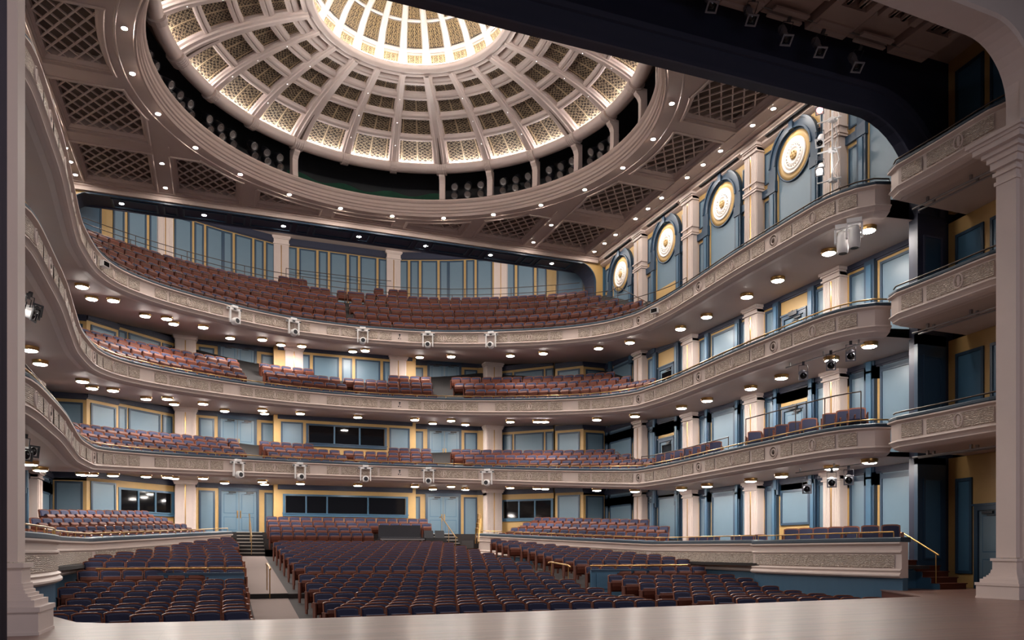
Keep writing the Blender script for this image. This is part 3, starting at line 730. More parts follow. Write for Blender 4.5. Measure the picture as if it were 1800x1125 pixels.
# ------------------------------------------------------------------ dome and lantern
dome = thing('dome', 'shallow ribbed plaster dome with pierced gold panels and a bright domed lantern at its crown', 'dome', (0, CY, 0))
m = MB(); m.lathe([(9.62, CZ), (9.6, CZ - .03), (9.55, CZ - .03), (9.53, CZ), (9.06, CZ), (9.04, CZ - .09), (8.97, CZ - .1), (8.95, CZ + .02), (8.9, CZ + .04), (8.9, CZ + .13), (8.84, CZ + .16), (8.84, CZ + .26), (8.8, CZ + .3), (8.8, CZ + .42), (8.74, CZ + .46), (8.70, CZ + .53), (8.71, CZ + .6), (8.8, CZ + .62), (9.2, CZ + .62)], 144, smooth=False); m.build('ring_moulding', CEIL, dome)
m = MB(); m.lathe([(9.2, CZ + .61), (10.6, CZ + .61), (10.6, 18.4), (8.9, 18.4)], 96); m.build('slot_lining', BLACK, dome)
tor = [(8.30, 18.06), (8.29, 18.0), (8.33, 17.95), (8.33, 17.91), (8.40, 17.84), (8.50, 17.79), (8.60, 17.78), (8.70, 17.80), (8.79, 17.86), (8.83, 17.95), (8.83, 18.1), (8.7, 18.15), (8.34, 18.12)]
m = MB(); m.lathe(tor, 144, closed=True); m.build('base_ring', CREAM, dome)
RIBA = [radians(7.5 + 15 * k) for k in range(24)]
def is_major(k): return (k - 1) % 3 == 0       # every third rib is a broad one
bandm = MB(); n = 5
for a_ in range(7):
    da = (a_ - 3) * .008; pr = []
m = MB(); rings = []
for i in range(15):
    t = -pi * .08 + (pi * 1.16) * i / 14
for a_, big in ((0, 0),):
    pass
def band_mesh(wd):
    m = MB(); k = 5
    for j in range(k):
        c0 = -wd + 2 * wd * (j + .1) / k; c1 = -wd + 2 * wd * (j + .9) / k; ring0, ring1 = [], []
        for c in (c0, c1):
            g = []
            for i in range(9):
                t = pi * (.95 + 1.1 * i / 8); g.append((c, 8.56 + .35 * cos(t), 17.97 + .28 * sin(t)))
            (ring0 if c == c0 else ring1).extend(g)
        m.sweep([ring0, ring1], closed=True)
    return m.mesh('ring_band', CREAM)
bmesh_small, bmesh_big = band_mesh(.16), band_mesh(.24)
for k, a in enumerate(RIBA):
    o = link('ring_band', bmesh_big if is_major(k) else bmesh_small, dome, (0, 0, 0)); o.rotation_euler = (0, 0, -a)
BZ = [(8.75, 18.02), (7.25, 19.2), (3.75, 19.6)]
def bz(t): return tuple((1 - t) ** 2 * BZ[0][i] + 2 * t * (1 - t) * BZ[1][i] + t * t * BZ[2][i] for i in (0, 1))
def bn(t):
    a, b = bz(max(0, t - .01)), bz(min(1, t + .01)); d = Vector((b[0] - a[0], b[1] - a[1])).normalized(); return (d.y, -d.x) if False else (-d.y, d.x)
def off(t, d):
    r, z = bz(t); n_ = bn(t); s_ = -1 if n_[1] > 0 else 1
    return (r + n_[0] * d * s_, z + n_[1] * d * s_)          # d > 0: towards the hall
def rib_mesh(w0, w1, depth, slot=False):
    m = MB(); N = 16; prof = [(-1, 0), (-1, .45), (-.8, .55), (-.8, .8), (-.45, .85), (-.38, 1), (.38, 1), (.45, .85), (.8, .8), (.8, .55), (1, .45), (1, 0)]; rings = []
    for i in range(N + 1):
        t = i / N; wd = w0 + (w1 - w0) * t; g = []
        for u, d in prof:
            r, z = off(t, depth * d - .1); g.append((u * wd, r, z))
        rings.append(g)
    m.sweep(rings, closed=False)
    if slot:
        rings = []
        for i in range(7):
            t = .02 + .4 * i / 6; r, z = off(t, depth * 1.0 - .1 + .004); ww = .055 * (1 - i / 6.0) + .012
            rings.append([(-ww, r, z), (ww, r, z)])
        m.sweep(rings, 1, closed=False)
    return m.mesh('dome_rib', [CREAM, BROWN])
RM_minor, RM_major = rib_mesh(.27, .15, .30), rib_mesh(.40, .18, .36, True)
for k, a in enumerate(RIBA):
    o = link('dome_rib', RM_major if is_major(k) else RM_minor, dome); o.rotation_euler = (0, 0, -a)
    if not is_major(k):
        m = MB()
        for t in (.3, .55, .78):
            r, z = off(t, .175); m.lathe([(.0, -.03), (.022, -.02), (.03, 0), (.022, .02), (0, .03)], 6, (0, r, z))
        b = m.build('rib_bulbs', DOT, o); b['kind'] = 'stuff'
TT = [.05, .37, .6, .79, .925, 1.0]
for t in TT[1:-1]:
    hw_ = .034
    pr = [off(t - hw_, -.1), off(t - hw_ * .95, .05), off(t - hw_ * .6, .10), off(t - .006, .11), off(t, .07), off(t + .006, .11), off(t + hw_ * .6, .10), off(t + hw_ * .95, .05), off(t + hw_, -.1)]
    m = MB(); m.lathe(pr, 144, smooth=False); m.build('ring_rib', CREAM, dome)
for j in range(5):
    t0, t1 = TT[j], TT[j + 1]; m = MB(); uv = []; rings = []; ha = radians(7.5)
    for iv in range(5):
        t = t0 + (t1 - t0) * iv / 4; g = []
        for iu in range(5):
            a = -ha + 2 * ha * iu / 4; r, z = off(t, -.05); g.append((r * sin(a), r * cos(a), z)); uv.append((iu / 4, iv / 4))
        rings.append(g)
    m.sweep(rings, closed=False); m.uv = uv
    o0 = m.build('gold_panel', LACE, None, fix=False); me = o0.data; bpy.data.objects.remove(o0)
    for k in range(24):
        o = link('gold_panel', me, dome); o.rotation_euler = (0, 0, -radians(15 * k))
m = MB(); m.lathe([(9.2, 18.4), (8.9, 18.0), off(0.0, -.12), off(.25, -.14), off(.5, -.14), off(.75, -.14), off(1.0, -.12)], 72); m.build('dome_shell', BROWN, dome)
m = MB(); m.lathe([(8.52, 18.14), (8.6, 18.14), (8.6, 18.2), (8.52, 18.2)], 96, closed=True); m.build('cove_lamp', COVE, dome)
# oculus ring
m = MB(); m.lathe([(3.95, 19.62), (3.93, 19.5), (3.86, 19.44), (3.78, 19.44), (3.74, 19.5), (3.68, 19.46), (3.60, 19.46), (3.56, 19.52), (3.5, 19.52), (3.47, 19.6), (3.47, 19.68), (3.52, 19.74), (3.8, 19.74), (3.95, 19.7)], 120, closed=True); m.build('oculus_ring', CREAM, dome)
m = MB(); m.lathe([(3.62, 19.76), (3.72, 19.76), (3.72, 19.82), (3.62, 19.82)], 96, closed=True); m.build('oculus_lamp', OCUL, dome)
LP = [(3.85, 19.75), (3.72, 20.1), (3.55, 20.35), (3.3, 20.75), (2.95, 21.1), (2.4, 21.45), (1.9, 21.62), (1.3, 21.75)]
m = MB(); m.lathe(LP + [(.0, 21.85)], 96); m.build('lantern_shell', WHITE, dome)
LS = ((3.8, 19.86, 3.66, 20.2), (3.5, 20.42, 2.98, 21.05), (2.85, 21.14, 2.0, 21.57))
for (r0, z0, r1, z1) in LS:
    m = MB(); uv = []; rings = []; ha = radians(7.5) * .62
    for iv in range(4):
        f_ = iv / 3; r, z = r0 + (r1 - r0) * f_ - .06, z0 + (z1 - z0) * f_ - .05; g = []
        if 0 < iv < 3: r += .03; z += .03
        for iu in range(4):
            a = -ha + 2 * ha * iu / 3; g.append((r * sin(a), r * cos(a), z)); uv.append((iu / 3, f_))
        rings.append(g)
    m.sweep(rings, closed=False); m.uv = uv
    o0 = m.build('lantern_panel', LACE2, None, fix=False); me = o0.data; bpy.data.objects.remove(o0)
    for k in range(24): o = link('lantern_panel', me, dome); o.rotation_euler = (0, 0, -radians(15 * k))
m = MB(); rings = []
for i, (r, z) in enumerate(LP): rings.append([(u * (.17 - .014 * i), r - d, z - d) for u, d in ((-1, 0), (-1, .07), (-.4, .12), (.4, .12), (1, .07), (1, 0))])
m.sweep(rings, closed=False); lr = m.mesh('lantern_rib', WHITE)
for k, a in enumerate(RIBA): o = link('lantern_rib', lr, dome); o.rotation_euler = (0, 0, -a)
m = MB(); m.lathe([(3.62, 20.27), (3.5, 20.22), (3.44, 20.3), (3.5, 20.4)], 96, closed=True); m.lathe([(2.98, 21.06), (2.88, 21.02), (2.82, 21.08), (2.88, 21.14)], 96, closed=True); m.build('lantern_ring_rib', WHITE, dome)
m = MB(); m.lathe([(1.3, 21.74), (1.25, 21.6), (1.0, 21.56), (.9, 21.66), (.5, 21.62), (.0, 21.55)], 48); m.build('lantern_boss', WHITE, dome)
# brackets and lamp clusters in the slot round the dome
m = MB(); pr = [(8.72, 16.62), (9.0, 16.62), (9.0, 17.8), (8.5, 17.85), (8.56, 17.62), (8.68, 17.5), (8.74, 17.35), (8.74, 16.8)]
m.sweep([[(x, r, z) for r, z in pr] for x in (-.13, -.06, .06, .13)]); bkt = m.mesh('bracket', CREAM)
for k, a in enumerate(RIBA):
    d_ = (math.degrees(a) + 180) % 360 - 180
    if -30 < d_ < -20 or d_ > 20: o = link('bracket', bkt, dome); o.rotation_euler = (0, 0, -a)
def can_lamp_parts(t, mt=FIXB, lens=STEEL):
    m = MB(); m.lathe([(.0, .34), (.12, .32), (.15, .14), (.175, -.08), (.18, -.16), (.165, -.16), (.155, -.07), (.0, -.02)], 14); m.build('lamp_can', mt, t)
    m = MB(); m.lathe([(.16, -.13), (.125, -.15), (.115, -.12), (.07, -.14), (.0, -.115)], 12); m.build('lens', lens, t)
    m = MB(); m.tube([(-.14, 0, 0), (-.14, 0, .3), (.14, 0, .3), (.14, 0, 0)], .012, 5); m.build('yoke', mt, t)
can0 = None; nc = 0
for bay_k in list(range(-6, -1)) + list(range(2, 6)):
    for j in range(6):
        az = radians(bay_k * 15 + (-4 + 4 * (j % 3)) ); R_, zz = (9.15, 17.0) if j < 3 else (9.2, 17.42)
        lab = 'black can lamp in the slot round the dome, %s arc, %s cluster, %s %s' % ('right' if bay_k > 0 else 'left', ORD[(bay_k - 2) if bay_k > 0 else (-2 - bay_k)], 'lower' if j < 3 else 'upper', ('left', 'middle', 'right')[j % 3])
        if can0 is None:
            can0 = t = thing('can_lamp', lab, 'stage light', (0, 0, 0), 0, 'can lamps round the dome'); can_lamp_parts(t)
        else: t = dup(can0, label=lab)
        t.location = (R_ * sin(az), CY + R_ * cos(az), zz); t.rotation_mode = 'XYZ'; t.rotation_euler = (radians(-48 - (j % 2) * 8), 0, -az)
for i in range(12):
    a = radians(15 + 30 * i); spot_light('dome_fill_spot', (8.95 * sin(a), CY + 8.95 * cos(a), 16.72), (-4.5 * sin(a), CY - 4.5 * cos(a), 18.9), 260, 60, (1, .95, .9), .8, .15)  # added unseen spots in the slot that brighten the dome ribs
cl = MB(); rings = []
for i in range(25):
    a = radians(-22 + 44 * i / 24); rings.append([(9.6 * sin(a), CY + 9.6 * cos(a), 16.75 + .06 * sin(i * 1.7)), (9.7 * sin(a), CY + 9.7 * cos(a), 17.25 + .1 * sin(i * .9))])
cl.sweep(rings, closed=False, smooth=True); tag(cl.build('cloth', GREENCL), 'dark green cloth hanging in the slot behind the dome ring', 'cloth')

# ------------------------------------------------------------------ top tier: side bays with lit medallions
def medallion_bay(s_, y0, y1, idx):
    p0, p1 = ((s_ * 13.2, y0), (s_ * 13.2, y1)); R = Run(p0, p1); T = R.T; c = R.L / 2; zc = 14.5
    m = MB(); m.box(0, R.L, -.2, 0, 9.5, 15.6, 0, T); wl = m.build('wall_right' if s_ > 0 else 'wall_left', GOLD); struct(wl)
    for a, b in ((.1, c - 1.32), (c + 1.32, R.L - .1)):
        m = MB(); panel_piece(m, R, a, b, 14.1, 15.3, .05); m.build('wall_panel', [DARKB, BLUE], wl)
        m = MB(); panel_piece(m, R, a, b, 9.8, 13.45, .05); m.build('wall_panel', [DARKB, BLUE], wl)
        m = MB(); m.box(a - .1, b + .1, 0, .1, 13.6, 13.88, 0, T); m.build('wall_strip', DARKB, wl)
    N = 20
    def arc(r0, r1, n0, n1, mi, m):
        rings = []
        for i in range(N + 1):
            a = pi * i / N; rings.append([T((c - r * cos(a), nn, zc + r * sin(a))) for r, nn in ((r0, n0), (r0, n1), (r1, n1), (r1, n0))])
        m.sweep(rings, mi)
    m = MB(); arc(.93, 1.3, 0, .14, 0, m); arc(.93, 1.0, .14, .18, 0, m); arc(1.22, 1.3, .14, .18, 0, m)
    for a, b in ((c - 1.3, c - .93), (c + .93, c + 1.3)): m.box(a, b, 0, .14, 9.6, zc, 0, T); m.box(a + .1, b - .1, .14, .17, 9.8, 13.5, 1, T); m.box(a - .03, b + .03, 0, .18, 13.55, 13.95, 0, T)
    m.box(c - .1, c + .1, 0, .24, zc + .9, zc + 1.42, 0, T); m.build('arch_surround', [DARKB, MIDB], wl)
    m = MB(); poly = [(c - .93, 9.8), (c + .93, 9.8)] + [(c + .93 * cos(pi * i / N), zc + .93 * sin(pi * i / N)) for i in range(N + 1)]
    vs = [T((u, .02, z)) for u, z in poly]; m.add(vs, [tuple(range(len(vs)))])
    m.box(c - .93, c - .86, .02, .05, 9.8, zc, 1, T); m.box(c + .86, c + .93, .02, .05, 9.8, zc, 1, T)
    if idx in (3,):
        m.box(c - .86, c + .86, .02, .06, 12.1, 12.5, 1, T); m.box(c - .6, c + .6, .02, .08, 9.8, 12.0, 2, T); m.box(c - .48, c + .48, .08, .09, 9.8, 11.9, 3, T)
    m.build('wall_panel', [BLUE, GOLD, DARKB, GLASSD], wl, fix=False)
    md = thing('medallion', 'lit white plaster medallion in gold ring, %s from the stage, %s wall' % (ORD[idx], side(s_)), 'medallion', T((c, 0, zc)), 0, 'wall medallions')
    loc = Vector(T((c, 0, zc))); TL = lambda p: tuple(Vector(T((c + p[0], .02 + p[2], zc + p[1]))) - loc)
    m = MB(); m.lathe([(.92, 0), (.92, .06), (.87, .07), (.86, .03)], 40, T=TL); m.build('outer_bead', DARKB, md)
    m = MB(); m.lathe([(.86, .0), (.86, .035), (.64, .05), (.63, .03)], 40, T=TL); m.build('gold_ring', GOLD, md)
    m = MB(); m.lathe([(.64, .02), (.63, .08), (.58, .09), (.56, .06), (.5, .06), (.48, .085), (.43, .085), (.41, .06), (.33, .065), (.31, .085), (.27, .085), (.25, .055), (.17, .06)], 40, T=TL); 
    for q in range(20):
        a = 2 * pi * q / 20; m.lathe([(.0, .1), (.03, .085), (.035, .05)], 6, T=lambda p, a=a: TL((p[0] + .37 * cos(a), p[1] + .37 * sin(a), p[2])))
    m.build('plaster_disc', WHITE, md)
    m = MB(); m.lathe([(.17, .06), (.15, .1), (.1, .09), (.06, .12), (.0, .13)], 12, T=TL)
    for q in range(6):
        a = 2 * pi * q / 6; m.lathe([(.0, .12), (.04, .1), (.05, .05)], 6, T=lambda p, a=a: TL((p[0] + .12 * cos(a), p[1] + .12 * sin(a), p[2])))
    m.build('gilt_rosette', GOLD, md)
    tp = T((c, .9, 15.72)); spot_light('medallion_spot', tp, T((c, .0, zc - .05)), 26 if s_ > 0 else 20, 62)
for i, (y0, y1) in enumerate(BAYS):
    for s_ in (1, -1): medallion_bay(s_, y0, y1, i)

# ------------------------------------------------------------------ rear arch of the top tier, its soffit, rear wall
def u_path(hw, top, r, z0, n=10):
    P = [(-hw, z0), (-hw, top - r)] + [(-hw + r - r * cos(pi / 2 * i / n), top - r + r * sin(pi / 2 * i / n)) for i in range(1, n + 1)]
    return P + [(-x, z) for x, z in P[::-1]]
ta = thing('tier_arch', 'wide dark blue round-cornered arch framing the seats of the top balcony', 'arch', (0, 0, 0))
U = u_path(12.72, 15.68, 1.0, 9.6); UO = [(max(-13.3, min(13.3, x * 1.06)), z) for x, z in U]
m = MB(); m.sweep([[(x, 38.62, z), (x, 40.0, z)] for x, z in U], 0, closed=False); m.build('soffit_reveal', NIGHT, ta)
m = MB(); OUT = [(-13.3, z) if x < -11.2 else ((13.3, z) if x > 11.2 else (x, 16.1)) for x, z in U]
OUT = []
for x, z in U:
    if abs(x) > 12.71: OUT.append((13.3 * (1 if x > 0 else -1), z))
    else: OUT.append((13.3 * (1 if x > 0 else -1) if abs(x) > 12.0 else x, 16.1 if abs(x) < 12.1 else z + .5))
m.sweep([[(a[0], 38.62, a[1]), (b[0], 38.62, b[1])] for a, b in zip(U, OUT)], 0, closed=False); m.build('face', GOLD, ta)
m = MB(); m.sweep([[(x, 38.56, z), (x, 38.66, z), (x * .995, 38.66, z - .07 if abs(x) < 12 else z), (x * .995, 38.56, z - .07 if abs(x) < 12 else z)] for x, z in U]); m.build('edge_moulding', DARKB, ta)
xs = -11.0
pw = [1.9, .6]
i = 0
while xs < 11.0:
    wdt = pw[i % 2]; m = MB()
    for a, b, c_, d in ((xs, xs + wdt, 38.85, 38.93), (xs, xs + wdt, 39.75, 39.83), (xs, xs + .07, 38.93, 39.75), (xs + wdt - .07, xs + wdt, 38.93, 39.75)): m.box(a, b, c_, d, 15.63, 15.68)
    m.build('soffit_panel', DARKB, ta); xs += wdt + .22; i += 1
m = MB(); m.box(-13.4, 13.4, 39.98, 40.05, 15.6, 17.9); struct(m.build('wall_rear', NIGHT))
m = MB(); m.add([(-13.4, 40, 17.8), (13.4, 40, 17.8), (13.4, 47.2, 17.8), (-13.4, 47.2, 17.8)], [(0, 1, 2, 3)]); struct(m.build('ceiling', SOFF))
tl7 = [('n', .5), ('g', .14), ('p', .92), ('g', .14), ('n', .5), ('g', .14), ('p', .92), ('g', .14), ('n', .5), ('g', .14), ('p', .92), ('g', .14), ('n', .5)]
def tier_run(p0, p1, lay, **k):
    for q0, q1, l in ((p0, p1, lay), ((-p1[0], p1[1]), (-p0[0], p0[1]), lay[::-1])): wall_run('wall_rear', q0, q1, 12.4, 17.8, l, cornice=.36, gap=.12, base=.4, **k)
wall_run('wall_rear', (-2.85, 46.35), (2.85, 46.35), 12.4, 17.8, tl7, cornice=.36, gap=.12, base=.4)
tier_run((6.3, 45.25), (3.55, 46.25), tl7[:6] + [('n', .5)]); tier_run((8.75, 44.05), (6.3, 45.25), [('g', .1)] + tl7[2:7])
tier_run((11.5, 41.8), (9.35, 43.6), [('g', .3), ('n', .55), ('g', .16), ('p', .95), ('g', .16), ('n', .5)])
tier_run((13.0, 40.05), (11.5, 41.8), [('g', .3), ('P', 1.6, 14.6, 17.2), ('g', .3)])
for s_ in (1, -1):
    for x, y, nm in ((3.2, 46.15, 'inner'), (9.05, 43.7, 'outer')):
        t = thing('pilaster', 'tall cream fluted pilaster behind the top balcony seats, %s one on the %s' % (nm, side(s_)), 'pilaster', (s_ * x, y, 0), 0, 'top tier rear pilasters'); t.rotation_euler = (0, 0, 0 if nm == 'inner' else -s_ * .5)
        pilaster_parts(t, .82, .35, 12.6, 17.8, cap=.45)
    w_ = MB(); w_.box(min(s_ * 13.15, s_ * 13.4), max(s_ * 13.15, s_ * 13.4), 38.6, 40.2, 9.6, 17.9); struct(w_.build('wall_right' if s_ > 0 else 'wall_left', MIDB))

# ------------------------------------------------------------------ lighting arch over the forestage, side walls, forestage ceiling
la = thing('lighting_arch', 'dark navy round-cornered lighting beam and arch spanning the front of the auditorium', 'arch')
FA = u_path(12.12, 12.2, 2.1, -1.0); FB = u_path(13.05, 12.95, 2.6, -1.0)
m = MB(); m.sweep([[(a[0], 17.0, a[1]), (b[0], 17.0, b[1])] for a, b in zip(FA, FB)], closed=False); m.build('face', NIGHT, la)
m = MB(); m.sweep([[(a[0], 17.0, a[1]), (a[0], 17.3, a[1])] for a in FA], closed=False); m.build('soffit_reveal', NAVYB, la)
m = MB(); m.sweep([[(a[0], 17.3, a[1]), (b[0] + (.3 if b[0] > 0 else -.3), 17.3, b[1] + .3)] for a, b in zip(FA, FB)], closed=False); m.build('rear_face', DARKB, la)
def u_band(A, B, t0, t1, y0, y1):
    rings = []
    for a, b in zip(A, B):
        p = (a[0] + (b[0] - a[0]) * t0, a[1] + (b[1] - a[1]) * t0); q = (a[0] + (b[0] - a[0]) * t1, a[1] + (b[1] - a[1]) * t1)
        rings.append([(p[0], y0, p[1]), (q[0], y0, q[1]), (q[0], y1, q[1]), (p[0], y1, p[1])])
    m = MB(); m.sweep(rings); return m
FO = []
for (x, z) in FB: FO.append((13.5 * (1 if x > 0 else -1), z) if abs(x) > 13.0 else (13.5 * (1 if x > 0 else -1) if abs(x) > 12.2 else x, 13.4))
m = MB(); m.sweep([[(a[0], 17.02, a[1]), (b[0], 17.02, b[1])] for a, b in zip(FB, FO)], closed=False); m.build('spandrel', NAVYB, la)
u_band(FA, FB, 0, .16, 16.93, 17.0).build('inner_moulding', NIGHT, la); u_band(FA, FB, .16, .2, 16.96, 17.0).build('inner_bead', NIGHT, la)
u_band(FA, FB, .8, 1, 16.9, 17.0).build('outer_moulding', NIGHT, la)
for s_ in (1, -1):
    for z0, z1 in ((-.2, 2.1), (3.7, 5.6), (7.1, 9.0)):
        m = MB(); m.box(min(s_ * 11.99, s_ * 13.06), max(s_ * 11.99, s_ * 13.06), 16.88, 17.0, z0 - 1.2, z1 + .6); m.build('pier_face', DARKB if z0 < 6 else NAVYB, la)
        R = Run((s_ * 12.16, 16.88), (s_ * 12.9, 16.88)); R.n = Vector((0, -1)); m = MB(); panel_piece(m, R, .02, R.L - .02, z0, z1, .05); m.build('pier_panel', [NIGHT if z0 > 6 else DARKB, DARKB if z0 > 3 else MIDB], la)
m = MB(); m.box(-13.4, 13.4, 17.04, 17.2, 12.95, 16.9); struct(m.build('wall_front', NAVYB))
for lv in range(4):
    z0, z1 = ((-1.0, 2.72), (3.0, 6.12), (6.4, 9.52), (9.8, 14.2))[lv]
    lay = [('g', .3), ('P', .98, z0 + .35, z1 - .45), ('g', .22), ('P', 1.2, z0 + .35, z1 - .45), ('g', .3), ('P', 1.2, z0 + .35, z1 - .45), ('g', .43)]
    if lv == 0: lay = [('g', .3), ('P', .58, -.6, 2.1), ('g', .12), ('s', 1.1, -1.0), ('g', 2.53)]
    mirror_runs('side', (13.3, 17.0), (12.75, 12.4), z0, z1, lay, cornice=0, gap=0)
m = MB(); m.add([(-13.5, 11.5, 14.2), (13.5, 11.5, 14.2), (13.5, 17.05, 14.2), (-13.5, 17.05, 14.2)], [(0, 1, 2, 3)]); struct(m.build('ceiling', SOFF))
fc = thing('reflector_ceiling', 'dim plaster forestage ceiling of hanging slabs with open latticework between', 'ceiling panels')
for i, xc_ in enumerate([-11.1 + 1.39 * q for q in range(17)]):
    x0, x1 = xc_ - .62, xc_ + .62; m = MB()
    m.box(x0, x1, 15.5, 16.55, 13.6 + .12 * (i % 2), 13.95); m.box(x0, x1, 12.5, 13.9, 13.6, 13.85); m.box(x0, x0 + .22, 13.9, 15.5, 13.6, 13.85); m.box(x1 - .22, x1, 13.9, 15.5, 13.6, 13.85); m.box(x0 + .1, x1 - .1, 16.05, 16.2, 13.55, 13.6)
    m.box(x0 + .1, x1 - .1, 16.35, 16.45, 13.55, 13.6); sl = m.build('ceiling_slab', SOFF, fc)
    m = MB(); k = 2
    for q in range(k):
        a, b = x0 + .22 + (x1 - x0 - .44) * q / k, x0 + .22 + (x1 - x0 - .44) * (q + 1) / k; c_ = (a + b) / 2
        for p, r in (((a, 13.9), (c_, 15.5)), ((c_, 15.5), (b, 13.9))):
            d = Vector((r[0] - p[0], r[1] - p[1])).normalized(); nn = Vector((-d.y, d.x)) * .05
            vs = [(v[0] + s2 * nn.x, v[1] + s2 * nn.y, z) for z in (13.66, 13.76) for v, s2 in ((p, -1), (p, 1), (r, 1), (r, -1))]
            m.add(vs, [(0, 1, 2, 3), (0, 4, 5, 1), (1, 5, 6, 2), (2, 6, 7, 3), (3, 7, 4, 0)])
    m.build('lattice_strut', SOFF, sl); m = MB(); m.box(x0 + .2, x1 - .2, 13.9, 15.5, 13.9, 13.92); m.build('slot_back', BLACK, sl)

# ------------------------------------------------------------------ proscenium frame
pf = thing('proscenium', 'cream proscenium frame seen from the stage, two pilasters and a round-cornered header', 'proscenium')
def pcol(x, y0, y1, s_, wd=.9):
    """one pilaster of the frame; inner face at x"""
    def ring(o, z0, z1, name=None):
        a, b = sorted((x - s_ * o, x + s_ * wd)); m_.box(a, b, y0 - o, y1 + o, z0, z1)
    m_ = MB(); ring(0, -.12, 8.0); 
    a, b = sorted((x + s_ * .11, x + s_ * 1.1)); m_.box(a, b, y0 - (.7 if wd < .5 else .25), y0 - (.33 if wd < .5 else 0), -1, 10.9)
    m_.build('column_shaft', CREAM, pf)
    m_ = MB(); ring(.27, -1.0, -.68); ring(.29, -.72, -.66); ring(.28, -1.0, -.96); ring(.22, -.66, -.62)
    for i in range(6): ring(.07 + .15 * (1 - sin(pi / 2 * i / 5)), -.62 + .04 * i, -.58 + .04 * i)
    ring(.05, -.4, -.14); ring(.08, -.19, -.13); m_.build('column_pedestal', CREAM, pf)
    m_ = MB()
    for o, z0, z1 in ((.03, 8.0, 8.08), (.0, 8.08, 8.35), (.05, 8.2, 8.28), (.08, 8.35, 8.5), (.13, 8.5, 8.62), (.2, 8.62, 8.72), (.32, 8.72, 8.84), (.36, 8.84, 8.9), (.42, 8.9, 8.98)): ring(o, z0, z1)
    m_.build('column_capital', CREAM, pf)
pcol(9.4, 12.0, 12.46, 1); pcol(-8.85, 11.16, 11.56, -1, .13)
hx0, hx1, ht, hr = -8.95, 9.56, 10.96, 1.25
def fy(x): return 11.5 + (x - hx0) / (hx1 - hx0) * .85
HP = [(hx0, 8.9)] + [(hx0 + hr - hr * cos(pi / 2 * i / 10), ht - hr + hr * sin(pi / 2 * i / 10)) for i in range(11)] + [(hx1 - hr + hr * sin(pi / 2 * i / 10), ht - hr + hr * cos(pi / 2 * i / 10)) for i in range(11)] + [(hx1, 8.9)]
HO = [(hx0 - .9, 8.9)] + [(hx0 - .9, ht + .9)] * 5 + [(hx0 + hr * i / 6, ht + .9) for i in range(1, 7)] + [(hx1 - hr + hr * i / 6, ht + .9) for i in range(6)] + [(hx1 + .9, ht + .9)] * 5 + [(hx1 + .9, 8.9)]
m = MB(); m.sweep([[(b[0], fy(b[0]), b[1]), (a[0], fy(a[0]), a[1]), (a[0], fy(a[0]) - .62, a[1]), (a[0] + .05 * (1 if a[0] > 0 else -1) * (1 if a[1] < 10 else 0), fy(a[0]) - .68, a[1] + (.05 if a[1] > 9.8 else 0)), (b[0], fy(b[0]) - .68, b[1])] for a, b in zip(HP, HO)], closed=False); m.build('header', CREAM, pf)
m = MB(); m.box(-16, 16, 10.6, 10.7, 11.9, 17); struct(m.build('wall_front', BLACK))
for s_, x0, x1, yy in ((1, 10.5, 16, 11.7), (-1, -16, -9.9, 10.7)):
    m = MB(); m.box(x0, x1, yy, yy + .1, -1, 17); struct(m.build('wall_front', BLACK))
m = MB(); P_ = [(-8.72 - .05 * (i % 2), 8.6 + .12 * i) for i in range(14)]; m.sweep([[(x, y, -.98), (x, y, 10.5), (x - .03, y, 10.5), (x - .03, y, -.98)] for x, y in P_], smooth=True); tag(m.build('stage_drape', DRAPE), 'dark stage drape hanging beside the left proscenium column', 'drape')
#PART3
# ------------------------------------------------------------------ added black shell round the hall, blocking world light at the gaps
m = MB(); vs = [(x, y, z) for z in (-3, 23) for y in (-8, 48.5) for x in (-17, 17)]
m.add(vs, [(0, 1, 3, 2), (4, 5, 7, 6), (1, 3, 7, 5), (3, 2, 6, 7), (2, 0, 4, 6)]); struct(m.build('blocker_shell', BLACK))
m = MB(); m.box(-4.4, 4.4, 39.4, 42.5, -.3, .12); m.box(-13, -5.75, 38.6, 42.5, .2, .62); m.box(5.75, 13, 38.6, 42.5, .2, .62); struct(m.build('floor', DIMFL))

# ------------------------------------------------------------------ lamps
F_, CP, SP = 1386.02, cos(.3572), sin(.3572)
def depth(x, y): return (x + 6.555) * SP + y * CP
def bearing(x, y): return ((x + 6.555) * CP - y * SP) / max(.1, depth(x, y))
def lamp_meshes(r, h, glow, rim, nm):
    m = MB(); m.lathe([(r * 1.18, 0), (r * 1.18, -h * .35), (r * 1.1, -h), (r * .98, -h), (r * .95, -h * .8)], 20); a = m.mesh(nm + '_rim', rim)
    m = MB(); m.lathe([(r * .97, -h * .98), (r * .8, -h * 1.12), (r * .4, -h * 1.2), (0, -h * 1.22)], 18); b = m.mesh(nm + '_lens', glow); return a, b
def lamp(nm, label, cat, loc, ms, group):
    t = thing(nm, label, cat, loc, 0, group); link('rim', ms[0], t); link('lens', ms[1], t); return t
SM = lamp_meshes(.205, .13, LAMP, BRASS, 'soffit_lamp')
L1 = [(-11.8, 27.06), (-11.87, 28.9), (-11.19, 32.49), (-11.18, 34.79), (-10.48, 35.16), (-9.5, 38.04), (-8.61, 37.4), (-8.45, 39.73), (-7.18, 38.7), (-6.23, 41.75), (-4.52, 40.22), (-4.33, 41.9), (-2.68, 40.67), (.2, 40.82), (3.08, 40.34), (4.46, 41.9), (4.83, 39.58), (6.17, 41.41), (7.59, 38.15), (8.69, 37.21), (9.02, 36.94), (10.58, 34.21), (11.16, 31.54), (11.62, 28.41), (11.68, 26.67), (11.85, 24.15), (11.72, 22.3), (11.5, 19.69), (11.3, 17.95)]
L0 = L1[:]
